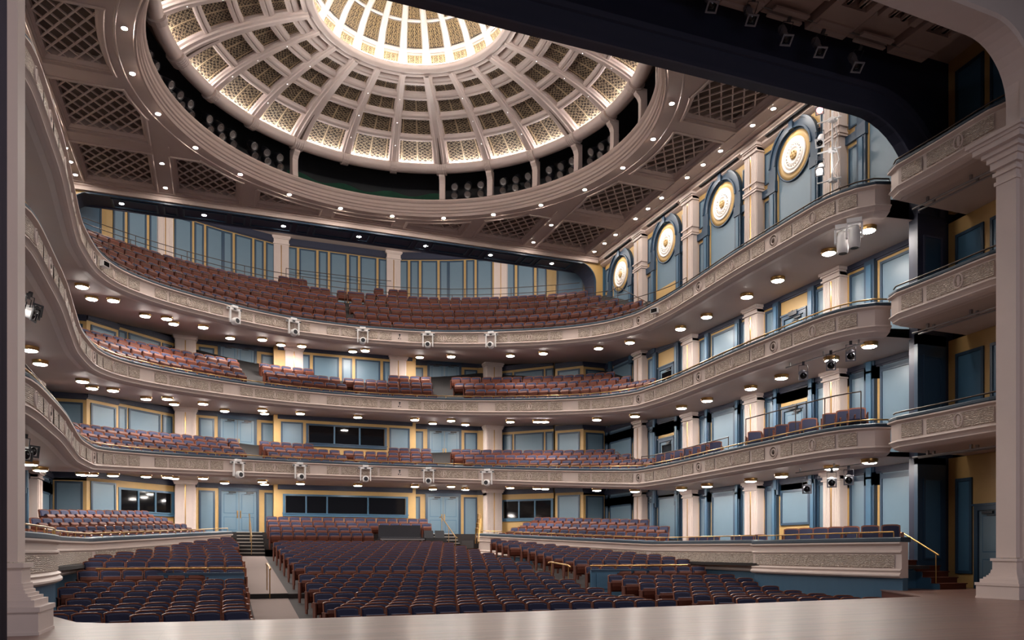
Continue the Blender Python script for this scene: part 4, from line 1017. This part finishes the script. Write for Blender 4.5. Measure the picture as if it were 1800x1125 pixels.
L2 = [(-11.8, 27.06), (-11.87, 28.9), (-11.17, 32.25), (-11.12, 34.25), (-10.36, 34.16), (-9.44, 36.74), (-8.61, 36.92), (-8.39, 37.99), (-7.17, 38.15), (-5.98, 40.8), (-4.52, 40.3), (-3.54, 41.7), (-2.53, 41.5), (.1, 41.8), (.62, 41.0), (3.68, 41.7), (5.02, 40.23), (7.58, 38.12), (8.79, 36.62), (10.54, 33.95), (11.12, 31.93), (11.75, 28.7), (11.8, 26.88), (11.75, 24.25), (11.65, 22.4), (11.5, 19.8), (11.3, 18.0)]
EXTRA = [(-11.85, 24.15), (-11.72, 22.3), (-11.5, 19.69)]
for k, L in enumerate((L0, L1, L2)):
    L = sorted(EXTRA + L, key=lambda p: bearing(*p))
    for i, (x, y) in enumerate(L):
        lamp('soffit_lamp', 'glowing round soffit lamp under the %s balcony, %s from the left end' % (BNAME[k], ORD[i]), 'ceiling lamp', (x, y, soffit_z(k, y) + .012), SM, 'soffit lamps under the balconies')
RMs = lamp_meshes(.085, .03, RINGL, CREAM, 'ring_lamp')
for k, a in enumerate(RIBA):
    lamp('ring_lamp', 'small bright downlight on the ring round the dome, %s clockwise from the rear middle' % ORD[k], 'ceiling lamp', (9.3 * sin(a), CY + 9.3 * cos(a), CZ), RMs, 'downlights round the dome')
RBs = lamp_meshes(.085, .025, RIBL, CREAM, 'rib_lamp')
for s_ in (1, -1):
    i = 0
    for c in (18.9, 23.32, 27.71, 32.15, 36.55):
        for d in (-1.2, 0, 1.18):
            lamp('rib_lamp', 'small downlight in the ceiling rib along the %s wall, %s from the stage' % (side(s_), ORD[i]), 'ceiling lamp', (s_ * 12.2, c + d, CZ), RBs, 'downlights along the side ribs'); i += 1
    for q, y in enumerate((35.4, 37.7)): lamp('rib_lamp', 'small downlight in the short %s ceiling rib, %s the rear edge' % (side(s_), ('away from', 'close to')[q]), 'ceiling lamp', (s_ * 8.7, y, CZ), RBs, 'downlights in the short ribs')
TLs = lamp_meshes(.1, .03, TIERL, DARKB, 'beam_lamp')
for i, x in enumerate((-10.6, -7.15, -3.6, 0, 3.4, 6.9, 10.4)): lamp('beam_lamp', 'downlight in the dark beam over the top balcony, %s from the left' % ORD[i], 'ceiling lamp', (x, 39.3, 15.68), TLs, 'beam downlights')
area_light('tier_fill_light', (0, 40.3, 16.1), (20, .4), 150, (radians(97), 0, 0), (1, .93, .86))  # added fill hidden behind the beam to brighten the tier ceiling and wall

# ------------------------------------------------------------------ theatre seats (front faces -y, origin on the floor)
def arch_poly(hw, z0, z1, rise_, n=7):
    return [(-hw, z0), (hw, z0)] + [(hw - 2 * hw * i / n, z1 - rise_ + rise_ * (1 - (1 - 2 * i / n) ** 4) ** .6) for i in range(n + 1)]
def tilt(p, a=.2, z0=.42): 
    dz = p[2] - z0; return (p[0], p[1] + dz * sin(a), z0 + dz * cos(a))
def seat_shapes():
    S = {}
    m = MB(); P = arch_poly(.245, .36, .865, .032); n = len(P)
    Pi = [(x * .86, .6 + (z - .6) * .88) for x, z in P]
    f0 = [tilt((x, -.015, z)) for x, z in P]; f1 = [tilt((x, -.05, z)) for x, z in Pi]
    m.add(f0 + f1, [(i, (i + 1) % n, n + (i + 1) % n, n + i) for i in range(n)]); m.add(f1, [tuple(range(n))]); S['back_cushion'] = (m, NAVY)
    m = MB(); P2 = arch_poly(.268, .30, .892, .036); a = [tilt((x, -.03, z)) for x, z in P2]; b = [tilt((x, .035, z)) for x, z in P2]; n2 = len(P2)
    c = [tilt((x, -.018, z)) for x, z in P]
    m.add(a + b, [(i, (i + 1) % n2, n2 + (i + 1) % n2, n2 + i) for i in range(n2)]); m.add(b, [tuple(range(n2))]); m.add(a + c, [(i, (i + 1) % n2, n2 + (i + 1) % n2, n2 + i) for i in range(n2)]); S['back_frame'] = (m, WOODR)
    m = MB(); q = lambda y, z: (y, z)
    pts = [(-.2, .70), (-.24, .62), (-.24, .5), (-.2, .36), (-.13, .31), (-.11, .36), (-.13, .66)]
    m.sweep([[(x, y, z + (0 if abs(x) < .2 else -.012)) for y, z in pts] for x in (-.225, -.18, .18, .225)]); S['folded_seat'] = (m, WOOD)
    m = MB(); m.sweep([[(x, -.105, .34), (x, -.135, .69), (x, -.17, .705), (x, -.20, .70), (x, -.13, .71), (x, -.07, .66)] for x in (-.215, .215)]); S['seat_cushion'] = (m, NAVY)
    m = MB(); x = -.275
    m.box(x - .028, x + .028, -.30, .06, .595, .63, 0); m.box(x - .02, x + .02, -.26, .04, .14, .595, 0); m.box(x - .018, x + .018, -.2, .0, 0, .14, 0); S['armrest'] = (m, WOOD)
    return S
SS = seat_shapes(); SME = {k: v[0].mesh(k, v[1]) for k, v in SS.items()}
mm = MB(); x = .275
mm.box(x - .028, x + .028, -.32, .06, .595, .635, 0); mm.box(x - .025, x + .025, -.3, .06, .1, .595, 0); mm.box(x - .04, x + .04, -.3, .05, 0, .1, 0); mm.tube([(x, -.3, .58), (x, -.3, .02)], .035, 8); ENDP = mm.mesh('end_panel', WOODR)
SEATS = []      # x, y, z, heading of the seat's front, block, row, index, end (0 none, 1 own left end, 2 own right end)
def arc_row(Y, xa, xb, z, block, row, stag=0):
    R = Y + 12; dth = .565 / R; a, b = math.asin(xa / R), math.asin(xb / R); n = int((b - a) / dth + 1e-6)
    if n < 1: return
    st_ = a + ((b - a) - n * dth) / 2
    for i in range(n):
        th = st_ + dth * (i + .5); SEATS.append((R * sin(th), -12 + R * cos(th), z, -th, block, row, i, n))
r_ = 0
for k in range(22):
    Y = 17.3 + .985 * k; arc_row(Y, -4.33 + (.28 if k % 2 else 0), 4.33 - (.28 if k % 2 else 0), hall_z(Y) , 'centre stalls', k)
for s_, nm in ((-1, 'left'), (1, 'right')):
    for k in range(8):
        Y = 17.5 + .97 * k; lim = 9.9 if Y < 22.5 else 10.3
        a, b = sorted((s_ * 5.72, s_ * lim)); arc_row(Y, a, b, hall_z(Y), nm + ' front stalls', k)
    for k in range(12):
        Y = 25.75 + .98 * k; xe = 10.55 if Y < 28.6 else 10.55 - (Y - 28.6) * .455
        a, b = sorted((s_ * 5.72, s_ * (xe - .3))); arc_row(Y + .2, a, b, hall_z(Y) + .12 + .01 * k, nm + ' rear stalls', k)
    for k in range(4):
        o = .85 + .9 * k; n = int((DL + .5) / .58); th = atan2(DN.x * s_, DN.y)
        for i in range(n):
            p = D0 + DD * (-.3 + .58 * i) + DN * o
            if abs(p.x) > 12.5 or p.y > 42 or (p.x > 8.4 and p.y > 42.2 - 1.05 * (p.x - 8.5)): continue
            SEATS.append((s_ * p.x, p.y, cap_z((D0 + DD * (-.3 + .58 * i)).y) - .34 + DF[k], -th, nm + ' raised side section', k, i, n))
for k in range(4):
    Y = 39.75 + .82 * k; arc_row(Y, -4.3 if k else -4.3, 4.3 if k > 1 else (.9 if k < 1 else 1.0), .12 + .28 * k, 'rear centre stalls', k)
m = MB()
for k in range(4): m.box(-4.4, 4.4, 39.4 + .82 * k, 43.0, -.3, .12 + .28 * k)
struct(m.build('floor', DIMFL))
for bk in range(3):
    f0, st, off_, pitch = ((-.24, .36, 1.0, .87), (-.1, .5, 1.0, .87), (.2, .68, 1.1, 1.05))[bk]
    rows = 4 if bk < 2 else 6; zm = ZM[bk]
    for k in range(rows):
        o = off_ + pitch * k; lim = (QA - MID) - (.4 + .75 * k if bk < 2 else -1.6 + .5 * k)
        q = MID - lim; i = 0
        while q < MID + lim:
            p = fpt(q, -o, 0, 0, HORSE, False); base = HORSE.at(q); a = fpt(q, -o - .3, 0, 0, HORSE, False); ok = True
            ax, ay = abs(a[0]), a[1]
            if bk < 2:
                if 4.45 < ax < 5.65: ok = False
                if ax > 12.6 or (ax > 8.5 and ay > 42.1 - 1.05 * (ax - 8.6)) or ay > 42.95: ok = False
                if ax > 10.7 and ay > 39.2: ok = False
            else:
                if ax > 12.5 or ay > 45.7 - .62 * max(0, ax - 3.2): ok = False
            p2 = fpt(q + .1, -o, 0, 0, HORSE, False)
            if ok: SEATS.append((p[0], p[1], zm + rise(base[1]) + f0 + st * k, atan2(p[0] - a[0], 1e-9) if False else atan2((p[0] - a[0]), -(p[1] - a[1])), BNAME[bk] + ' balcony', k, i, 99))
            step_ = hypot(p2[0] - p[0], p2[1] - p[1]) / .1; q += .575 / max(.2, step_); i += 1
def visible(s_):
    d = depth(s_[0], s_[1]); px = 900 + F_ * bearing(s_[0], s_[1]); py = 970.9 - F_ * (s_[2] + .8) / d
    return 60 < px < 1740 and py < 1088
vis = sorted((s_ for s_ in SEATS if visible(s_)), key=lambda s_: depth(s_[0], s_[1]))
near = vis[:300]; rest = vis[300:]
proto = None
for (x, y, z, h, block, row, i, n) in near:
    cnt = sum(1 for q in near if q[4] == block and q[5] == row)
    lab = 'navy seat, %s, %s row from front, %s from left' % (block, ORD[row], ORD[min(i, 31)])
    if proto is None:
        proto = t = thing('theatre_seat', lab, 'seat', (x, y, z), h, 'stalls seats')
        for k_, me in SME.items(): link(k_, me, t)
    else: t = dup(proto, (x, y, z), h, lab)
    if i == n - 1: link('end_panel', ENDP, t)
# the remaining seats, past the first three hundred, as one body of seating
mats = [NAVY, WOODR, WOOD]; mi_of = {'back_cushion': 0, 'back_frame': 1, 'folded_seat': 2, 'seat_cushion': 0, 'armrest': 2}
V, Fc, MI = [], [], []
bv, bf, bm_ = [], [], []
for k_, (m_, _) in SS.items():
    b0 = len(bv); bv += m_.v; bf += [tuple(i + b0 for i in f) for f in m_.f]; bm_ += [mi_of[k_]] * len(m_.f)
for (x, y, z, h, *_r) in rest:
    c, s2 = cos(h), sin(h); b0 = len(V)
    V += [(x + c * a - s2 * b, y + s2 * a + c * b, z + d) for a, b, d in bv]; Fc += [tuple(i + b0 for i in f) for f in bf]; MI += bm_
me = bpy.data.meshes.new('theatre_seating'); me.from_pydata(V, [], Fc)
for q in mats: me.materials.append(q)
me.polygons.foreach_set('material_index', MI); me.update()
sg = link('theatre_seating', me); sg['kind'] = 'stuff'; tag(sg, 'rows of navy folding seats with red-brown wood filling the balconies and rear stalls', 'seating')

# ------------------------------------------------------------------ box chairs
def make_chair(label, loc, h):
    t = thing('box_chair', label, 'chair', loc, h, 'loose chairs in the side boxes')
    m = MB(); m.box(-.24, .24, -.25, .22, .40, .48); m.box(-.22, .22, -.23, .2, .48, .5); m.build('seat', NAVY, t)
    m = MB(); P = arch_poly(.21, .5, .88, .03); a = [tilt((x, .17, z), .18) for x, z in P]; b = [tilt((x, .225, z), .18) for x, z in P]; n = len(P)
    m.add(a + b, [(i, (i + 1) % n, n + (i + 1) % n, n + i) for i in range(n)]); m.add(a, [tuple(range(n))]); m.add(b, [tuple(range(n))]); m.build('backrest', NAVY, t)
    m = MB(); P2 = arch_poly(.245, .44, .92, .035); a = [tilt((x, .18, z), .18) for x, z in P2]; b = [tilt((x, .215, z), .18) for x, z in P2]; c = [tilt((x, .18, z), .18) for x, z in P]; d = [tilt((x, .215, z), .18) for x, z in P]
    for u, v in ((a, b), (a, c), (b, d)): m.add(u + v, [(i, (i + 1) % n, n + (i + 1) % n, n + i) for i in range(n)])
    m.build('back_frame', WOODR, t)
    for sx in (-1, 1):
        m = MB(); m.box(sx * .27 - .022, sx * .27 + .022, -.26, .24, .64, .672); m.build('armrest', WOODR, t)
        for yy, top in ((-.22, .64), (.2, .66)):
            m = MB(); m.sweep([[(sx * .27 + u, yy + v, z) for u, v in ((-w_, -w_), (w_, -w_), (w_, w_), (-w_, w_))] for z, w_ in ((0, .015), (.4, .024), (top, .02))]); m.build('leg', WOODR, t)
    return t
ch0 = None
def chair(q, o, z, label):
    global ch0
    p = fpt(q, -o, 0, 0, HORSE, False); sx = 1 if p[0] > 0 else -1; h = -sx * radians(42)
    if ch0 is None: ch0 = make_chair(label, (p[0], p[1], z), h); return
    dup(ch0, (p[0], p[1], z), h, label)
def q_at(y, s_): return min(((abs(HORSE.at(MID + s_ * .04 * i)[1] - y)), MID + s_ * .04 * i) for i in range(250, int(MID / .04)))[1]
for bk, nm, ys_, z in ((0, 'lowest', [18.0, 18.65, 19.3, 20.3, 20.95, 21.6, 22.25, 23.2, 25.9, 26.55, 27.2, 27.85, 28.5, 29.15, 29.8], 3.42), (1, 'middle', [22.2, 22.85, 23.5, 24.15, 24.8, 26.6], 6.32)):
    for s_ in ((1, -1) if bk == 0 else (1,)):
        for i, y in enumerate(ys_): chair(q_at(y, s_), .95, z, 'navy wooden-armed chair on the %s balcony, %s side, %s from the stage' % (nm, side(s_), ORD[i]))
for s_ in (1, -1):
    for i, y in enumerate([16.9, 17.65, 18.4, 19.0, 19.65, 20.3, 21.0, 22.8, 23.5, 24.1, 25.6, 26.2, 26.9]):
        x = 11.05 if y < 22 else 11.2; dup(ch0, (s_ * x, y, -.12 if y < 22 else -.28), -s_ * radians(42), 'navy wooden-armed chair in the %s ground-tier boxes, %s from the stage' % (side(s_), ORD[i]))

# ------------------------------------------------------------------ rails
def rail(name, label, pts, posts, zf, mt=IRON, r=.02, cat='handrail'):
    t = thing(name, label, cat); m = MB(); m.tube(pts, r, 6); m.build('top_rail', mt, t)
    for p in posts: m = MB(); m.tube([(p[0], p[1], p[2]), (p[0], p[1], p[2] - zf)], .016, 6); m.build('post', mt, t)
    return t
for bk, y0, y1, s_, dz, zf in ((0, 17.6, 22.9, 1, 1.42, 1.1), (0, 24.0, 30.4, 1, .95, .7), (1, 21.6, 30.2, 1, .66, .5), (2, 25.5, 31.0, 1, .62, .5), (0, 18.0, 30.0, -1, .98, 1.0)):
    qs = [q_at(y0 + (y1 - y0) * i / 12, s_) for i in range(13)]; pts = [fpt(q, -.4, dz, ZM[bk]) for q in qs]
    rail('guard_rail', 'bronze guard rail standing behind the %s %s balcony ledge, between %d and %d chairs' % (side(s_), BNAME[bk], 1, 9) if False else 'thin bronze guard rail behind the ledge of the %s balcony, %s side, %s stretch' % (BNAME[bk], side(s_), 'stage' if y0 < 22 else 'rear'), pts, pts[::3], zf)
for k in range(6):      # rails in front of the rows of the top balcony
    o = 1.1 + 1.05 * k + .5; pts = []; lim = (QA - MID) - (-1.2 + .5 * k)
    for i in range(61):
        q = MID - lim + 2 * lim * i / 60; a = fpt(q, -o, 0, 0, HORSE, False)
        if abs(a[0]) > 12.4 or a[1] > 45.9 - .62 * max(0, abs(a[0]) - 3.2): continue
        pts.append((a[0], a[1], ZM[2] + rise(HORSE.at(q)[1]) + .2 + .68 * k + .68 + .82))
    rail('row_rail', 'brass rail along the back of the %s seat row of the top balcony' % ORD[k], pts, pts[::4], .8, IRON, .017)
for s_ in (-1, 1):
    x = s_ * 5.05
    P = [(x, 39.2, .75), (x, 39.5, .8), (x, 42.2, 1.95), (x, 42.6, 1.95)]
    rail('handrail', 'brass handrail down the middle of the %s rear aisle steps' % side(s_), P, [P[1], (x, 40.8, 1.36), P[2]], .9, BRASS, .03)
    rail('handrail', 'short brass rail at the small step of the %s ramp aisle' % side(s_), [(x, 25.2, -.52), (x, 25.4, -.46), (x, 27.0, -.36), (x, 27.2, -.4)], [(x, 25.4, -.46), (x, 26.9, -.38)], .95, BRASS, .03)
for i, (x, y) in enumerate(((5.9, 38.3), (6.2, 39.1), (6.5, 39.9), (6.8, 40.7))):
    z = .45 + .28 * i
    rail('end_rail', 'looped pale brass end rail beside the right raised section, %s row' % ORD[i], [(x - .1, y - .45, z), (x - .1, y - .4, z + .75), (x - .1, y + .1, z + .8), (x - .1, y + .15, z)], [(x - .1, y - .2, z + .76)], .75, BRASS, .025)
for s_ in (1, -1):
    for i, (y, z) in enumerate(((32.0, 4.3), (33.5, 4.7))):
        for lv, dz in ((0, 0), (1, 3.45)):
            rail('handrail', 'bronze stair rail by the %s wall of the %s balcony, %s pair' % (side(s_), BNAME[lv], ('lower', 'upper')[i]), [(s_ * 11.9, y, z + dz - .35), (s_ * 11.9, y + 1.1, z + .25 + dz), (s_ * 11.9, y + 1.4, z + .25 + dz)], [(s_ * 11.9, y, z + dz - .35), (s_ * 11.9, y + 1.1, z + .25 + dz)], .9)

# ------------------------------------------------------------------ steps from the stage to the right box, top balcony steps
st = thing('box_stair', 'dark wooden steps with blue stringer rising from the stage to the right box', 'stairs', (11.6, 15.8, -1))
for i in range(5):
    m = MB(); m.box(0, .95, .28 * i, .28 * i + .32, 0 if i < 1 else .16 * i, .155 * (i + 1) - .02); m.box(-.02, .97, .28 * i - .03, .28 * i + .3, .155 * (i + 1) - .02, .155 * (i + 1) + .01); m.build('step', WOOD, st)
m = MB(); m.prism([(0, 0)] + [p for i in range(5) for p in ((.28 * i, .155 * (i + 1)), (.28 * (i + 1), .155 * (i + 1)))] + [(1.4, 0)], -.03, 0, T=lambda p: (p[2], p[0], p[1])); m.build('stringer', MIDB, st)
rail('handrail', 'polished brass-topped handrail beside the steps to the right box', [(11.62, 17.3, .55), (11.62, 17.05, .55), (11.62, 15.85, -.08)], [(11.62, 17.2, .55), (11.62, 15.95, -.02)], .95, BRASS, .025)
pm = MB(); pm.box(10.2, 11.56, 16.55, 16.75, -1.0, -.5); struct(pm.build('wall_right', MIDB))
for s_ in (1, -1):
    ts = thing('tier_stair', 'dark steps with small glowing nosing lights at the %s end of the top balcony' % side(s_), 'stairs')
    for i in range(8):
        y = 32.0 + .5 * i; z = 10.3 + .28 * i; a, b = sorted((s_ * 10.9, s_ * 12.2)); m = MB(); m.box(a, b, y, y + .52, z - .3, z); stp = m.build('step', WOOD, ts)
        m = MB(); m.box(a, b, y - .012, y + .03, z - .02, z + .008); m.build('step_edge', STEEL, stp)
        if i % 2 == 0: m = MB(); m.lathe([(.03, 0), (.0, -.02)], 8, (s_ * (11.2 + .1 * i), y - .02, z - .1)); m.build('step_light', STEPG, stp)
    rail('handrail', 'bronze handrail climbing beside the %s steps of the top balcony' % side(s_), [(s_ * 12.35, 31.0, 10.9), (s_ * 12.35, 35.4, 13.4), (s_ * 12.35, 36.2, 13.4)], [(s_ * 12.35, 31.2, 11.0), (s_ * 12.35, 33.3, 12.2), (s_ * 12.35, 35.4, 13.4)], .95)

# ------------------------------------------------------------------ moving lights on the balcony fronts
def mover_parts(t):
    m = MB(); m.box(-.34, .34, -.12, .02, .1, .2); m.box(-.14, .14, -.16, .02, .2, .3); m.build('bracket', FIXW, t)
    m = MB()
    for a, b in ((-.36, -.26), (.26, .36), (-.06, .06)): m.box(a, b, -.135, -.12, .12, .17)
    m.build('clamp', FIXB, t)
    m = MB()
    for sx in (-1, 1): m.box(sx * .24 - .025, sx * .24 + .025, -.16, -.06, -.48, .1)
    m.build('yoke', FIXW, t)
    m = MB(); m.lathe([(.0, .2), (.11, .19), (.16, .1), (.17, 0), (.155, -.14), (.13, -.17), (.105, -.17)], 16, T=lambda p: (p[0], -.14 + p[2], -.40 + p[1])); m.build('head', FIXW, t)
    m = MB(); m.lathe([(.105, -.165), (.07, -.16), (0, -.175)], 14, T=lambda p: (p[0], -.14 + p[2], -.40 + p[1])); m.build('lens', FIXB, t)
mv0 = None
for bk, xs_ in ((2, (-5.95, -3.25, .15, 3.35, 6.2)), (0, (-5.8, -2.95, .3, 3.4, 6.05))):
    for i, xx in enumerate(xs_):
        q = min((abs(HORSE.at(MID + .02 * j)[0] - xx), MID + .02 * j) for j in range(-700, 700))[1]
        (p, tg) = HORSE.frame(q); c_ = fpt(q, .07, 0, ZM[bk]); lab = 'white moving light clamped to the front of the %s balcony, %s from the left' % (BNAME[bk], ORD[i])
        hh = atan2(p[0] - c_[0], -(p[1] - c_[1])) + pi
        n_ = Vector((c_[0] - p[0], c_[1] - p[1])); hh = atan2(n_.x, -n_.y)
        if mv0 is None: mv0 = thing('moving_light', lab, 'stage light', c_, hh, 'moving lights on the balcony fronts'); mover_parts(mv0)
        else: dup(mv0, c_, hh, lab)
# ------------------------------------------------------------------ spotlights
def ers_parts(t, shell, frame=FIXG, lens=GLASSD):
    """profile spotlight: pointing along -y, hung from above"""
    m = MB(); m.lathe([(0, .32), (.06, .31), (.1, .26), (.105, .1), (.085, .04), (.09, -.16), (.1, -.18), (.1, -.28)], 14, T=lambda p: (p[0], p[2], p[1])); m.build('barrel', shell, t)
    m = MB()
    for a, b, c, d in ((-.14, .14, .1, .14), (-.14, .14, -.14, -.1), (-.14, -.1, -.1, .1), (.1, .14, -.1, .1)): m.box(a, b, -.31, -.28, c, d)
    m.build('colour_frame', frame, t)
    m = MB(); m.lathe([(.1, -.27), (.05, -.3), (0, -.31)], 12, T=lambda p: (p[0], p[2], p[1])); m.build('lens', lens, t)
    m = MB(); m.tube([(-.13, 0, 0), (-.13, 0, .28), (.13, 0, .28), (.13, 0, 0)], .013, 5); m.box(-.04, .04, -.03, .03, .28, .4); m.build('yoke', FIXB, t)
def place_spot(loc, target, label, shell=FIXG, frame=FIXG, lens=GLASSD, name='spotlight'):
    t = thing(name, label, 'stage light', loc); d = (Vector(target) - Vector(loc)); t.rotation_euler = (atan2(d.z, hypot(d.x, d.y)), 0, atan2(d.x, -d.y)); t.rotation_euler = (-atan2(d.z, hypot(d.x, d.y)), 0, atan2(d.x, -d.y)); ers_parts(t, shell, frame, lens); return t
for i, (px_, z) in enumerate(((4.6, 13.35), (5.75, 13.3), (6.8, 13.05), (7.85, 12.98), (9.05, 12.85))):
    place_spot((px_, 16.2, z), (px_ - 2.0, 8, -1), 'grey profile spotlight hanging in the dark slot above the lighting beam, %s from the left' % ORD[i])
for i in range(4): place_spot((-7 + 2.6 * i, 16.2, 13.2), (-3 + 1.2 * i, 6, -1), 'profile spotlight above the lighting beam beyond the header, %s from its left end' % ORD[i])
tp = thing('lighting_pipe', 'steel lighting pipe hung in the slot above the dark beam', 'pipe'); m = MB(); m.tube([(-11, 16.25, 13.62), (11, 16.25, 13.62)], .025, 6); m.build('pipe', STEEL, tp); m = MB(); [m.tube([(x, 16.25, 13.62), (x, 16.25, 14.2)], .012, 5) for x in range(-10, 11, 4)]; m.build('hanger', STEEL, tp)
for bk, X, zs, ys_, tgt in ((0, 11.15, (2.06, 2.18, 2.2), (20.4, 19.3, 18.6), (2, 9, -1)), (1, 10.75, (5.62, 5.68, 5.78), (20.1, 18.9, 18.1), (2, 9, 0))):
    t = thing('lighting_pipe', 'short steel lighting pipe under the %s balcony near the right stage box' % BNAME[bk], 'pipe'); zp = ZM[bk] - .62; m = MB(); m.tube([(X, 20.9, zp), (X, 17.6, zp)], .022, 6); m.build('pipe', STEEL, t)
    for y in (20.7, 19.2, 17.8): m = MB(); m.box(X - .02, X + .02, y - .02, y + .02, zp, zp + .14); m.build('hanger', STEEL, t)
    for i in range(3): place_spot((X, ys_[i], zs[i]), (tgt[0], tgt[1], tgt[2]), 'grey spotlight hanging under the %s balcony at the right, %s from the stage' % (BNAME[bk], ORD[2 - i]), FIXG, FIXG)
for i, (y, z) in enumerate(((21.4, 6.0 - .3), (21.1, 5.72 - .15), (20.7, 5.42))): place_spot((-10.75, y, z + .05), (2, 12 + 3 * i, 2), 'black-fronted spotlight under the middle balcony beside the left column, %s of three down' % ORD[i], FIXW, FIXB)
for i, (y, z) in enumerate(((21.0, 2.36), (20.3, 2.2))): place_spot((-10.75, y, z), (2, 12, 0), 'black spotlight under the lowest balcony beside the left column, %s one' % ('upper', 'lower')[i], FIXW, FIXB)
for i, (y) in enumerate((18.15, 17.7)):
    t = thing('moving_light', 'pale moving head hanging under the top balcony, %s from the right stage box' % ('second', 'first')[i], 'stage light', (10.5, y, 9.5), radians(-45), 'hanging moving heads')
    m = MB(); m.box(-.2, .2, -.14, .14, -.1, .02); m.build('base', FIXW, t); m = MB(); [m.box(sx * .2 - .03, sx * .2 + .03, -.07, .07, -.5, -.1) for sx in (-1, 1)]; m.box(-.2, .2, -.07, .07, -.13, -.09); m.build('yoke', FIXW, t)
    m = MB(); m.lathe([(0, -.16), (.12, -.18), (.16, -.3), (.165, -.6), (.15, -.78), (.12, -.8)], 16); m.build('head', FIXW, t); m = MB(); m.lathe([(.12, -.79), (.0, -.78)], 14); m.build('lens', FIXB, t)
# lamp ladder on the first pilaster
ld = thing('lamp_ladder', 'vertical white pipe ladder holding stage lamps before the right pilaster, top balcony', 'lighting rig', (12.5, 20.75, 0))
m = MB(); m.tube([(0, 0, 10.3), (0, 0, 15.6)], .035, 8); m.build('pole', FIXW, ld)
for z in (11.4, 12.3, 13.3, 14.3): m = MB(); m.tube([(-.3, .35, z), (.1, -.3, z)], .025, 6); m.box(-.12, .12, -.12, .06, z - .06, z + .06); m.build('cross_arm', FIXW, ld)
m = MB(); m.tube([(.05 + .1 * sin(i * 1.3), -.15 - .06 * cos(i), 11.2 + .16 * i) for i in range(26)], .014, 5); m.build('cable', FIXW, ld)
for i, (z, ln, lab) in enumerate(((12.75, SPOTG, 'blazing white lamp on the pipe ladder above the top balcony'), (13.7, GLASSD, 'unlit white lamp in the middle of the pipe ladder'), (14.8, REDG, 'white lamp with red ring at the top of the pipe ladder'))):
    place_spot((12.2, 20.95, z), (4, 14, 3), lab, FIXW, FIXW, ln)
spot_light('ladder_lamp_beam', (12.1, 20.6, 12.7), (12.6, 21.1, 13.5), 5, 150)
for s_, y in ((1, 28.6), (-1, 30.9)):
    q = q_at(y, s_); c_ = fpt(q, .12, .0, ZM[2]); t = thing('flood_light', 'small cream flood light fixed to the %s front of the top balcony' % side(s_), 'stage light', c_, -s_ * radians(60))
    m = MB(); m.box(-.16, .16, -.12, .08, -.1, .1); m.build('housing', FIXW, t); m = MB(); m.box(-.14, .14, -.125, -.12, -.08, .08); m.build('lens', GLASSD, t); m = MB(); m.box(-.04, .04, .0, .18, -.02, .02); m.build('arm', FIXB, t)
# socket plates with dark outlets on the blanks of the balcony fronts
pi_ = 0
for k in range(3):
    for j, (dq) in enumerate((-13.2, -8.84, -4.42 * 0 - 3.6, 2.0, 2.6, 8.3)):
        q = MID + dq; pl = thing('socket_plate', 'small plate of dark sockets on the %s balcony front, %s from the left' % (BNAME[k], ORD[j]), 'socket plate', (0, 0, 0), 0, 'socket plates')
        m = MB(); m.sweep([[fpt(q + u, .004, -.17, ZM[k]), fpt(q + u, .012, -.17, ZM[k]), fpt(q + u, .012, .17, ZM[k]), fpt(q + u, .004, .17, ZM[k])] for u in (-.1, .1)]); m.build('plate', CREAM, pl)
        m = MB()
        for (u, z, r) in ((0, .09, .05), (0, 0, .03), (-.05 if j % 2 else 0, -.09, .035), (.05 if j % 2 else 0, -.1, .025)):
            m.lathe([(r, .012), (r * .9, .022), (0, .02)], 8, T=lambda p: fpt(q + p[0] + u, p[2], p[1] + z, ZM[k]))
        m.build('socket', FIXB, pl)

# ------------------------------------------------------------------ mixing position
dk = thing('mixing_desk', 'black mixing desk with open lid standing behind the last centre stalls row', 'mixing desk', (2.1, 39.2, .12))
m = MB(); m.box(-1.1, 1.1, -.4, .4, .5, .62); m.box(-1.08, 1.08, .3, .36, .62, 1.25); m.build('console_body', FIXB, dk); m = MB(); m.box(-1.12, 1.12, -.42, -.4, .5, .56); m.build('metal_edge', STEEL, dk)
for x in (-1.0, 1.0): m = MB(); m.box(x - .03, x + .03, -.35, .3, 0, .5); m.build('leg', STEEL, dk)
m = MB()
for i in range(16): m.box(-1.0 + .125 * i, -.94 + .125 * i, -.3, .2, .62, .635)
m.build('fader_strip', FIXG, dk)
d2 = thing('control_desk', 'black covered control desk with tilted monitors at the end of the mixing position', 'desk', (3.85, 39.2, .12))
m = MB(); m.box(-.55, .55, -.35, .4, .0, .6); m.build('desk_body', BLACK, d2)
for i, x in enumerate((-.3, .28)): m = MB(); m.box(x - .24, x + .24, .0, .05, .62, 1.0, T=lambda p: (p[0], p[1] + (p[2] - .6) * .25, p[2])); m.build('monitor', FIXB, d2)
for s_, y in ((1, 25.0),):
    q = None
# plaques over doors
for s_ in (1,):
    for lv in (1, 2):
        t = thing('door_sign', 'small dark sign over the side wall door of the %s balcony' % BNAME[lv - 1], 'sign', (s_ * 13.08, 23.35, (5.3, 8.72)[lv - 1])); m = MB(); m.box(-.02, .05, -.22, .22, -.08, .08); m.build('sign_board', FIXB, t); m = MB(); m.box(-.05, .2, -.02, .02, .08, .1); m.build('sign_bracket', STEEL, t)
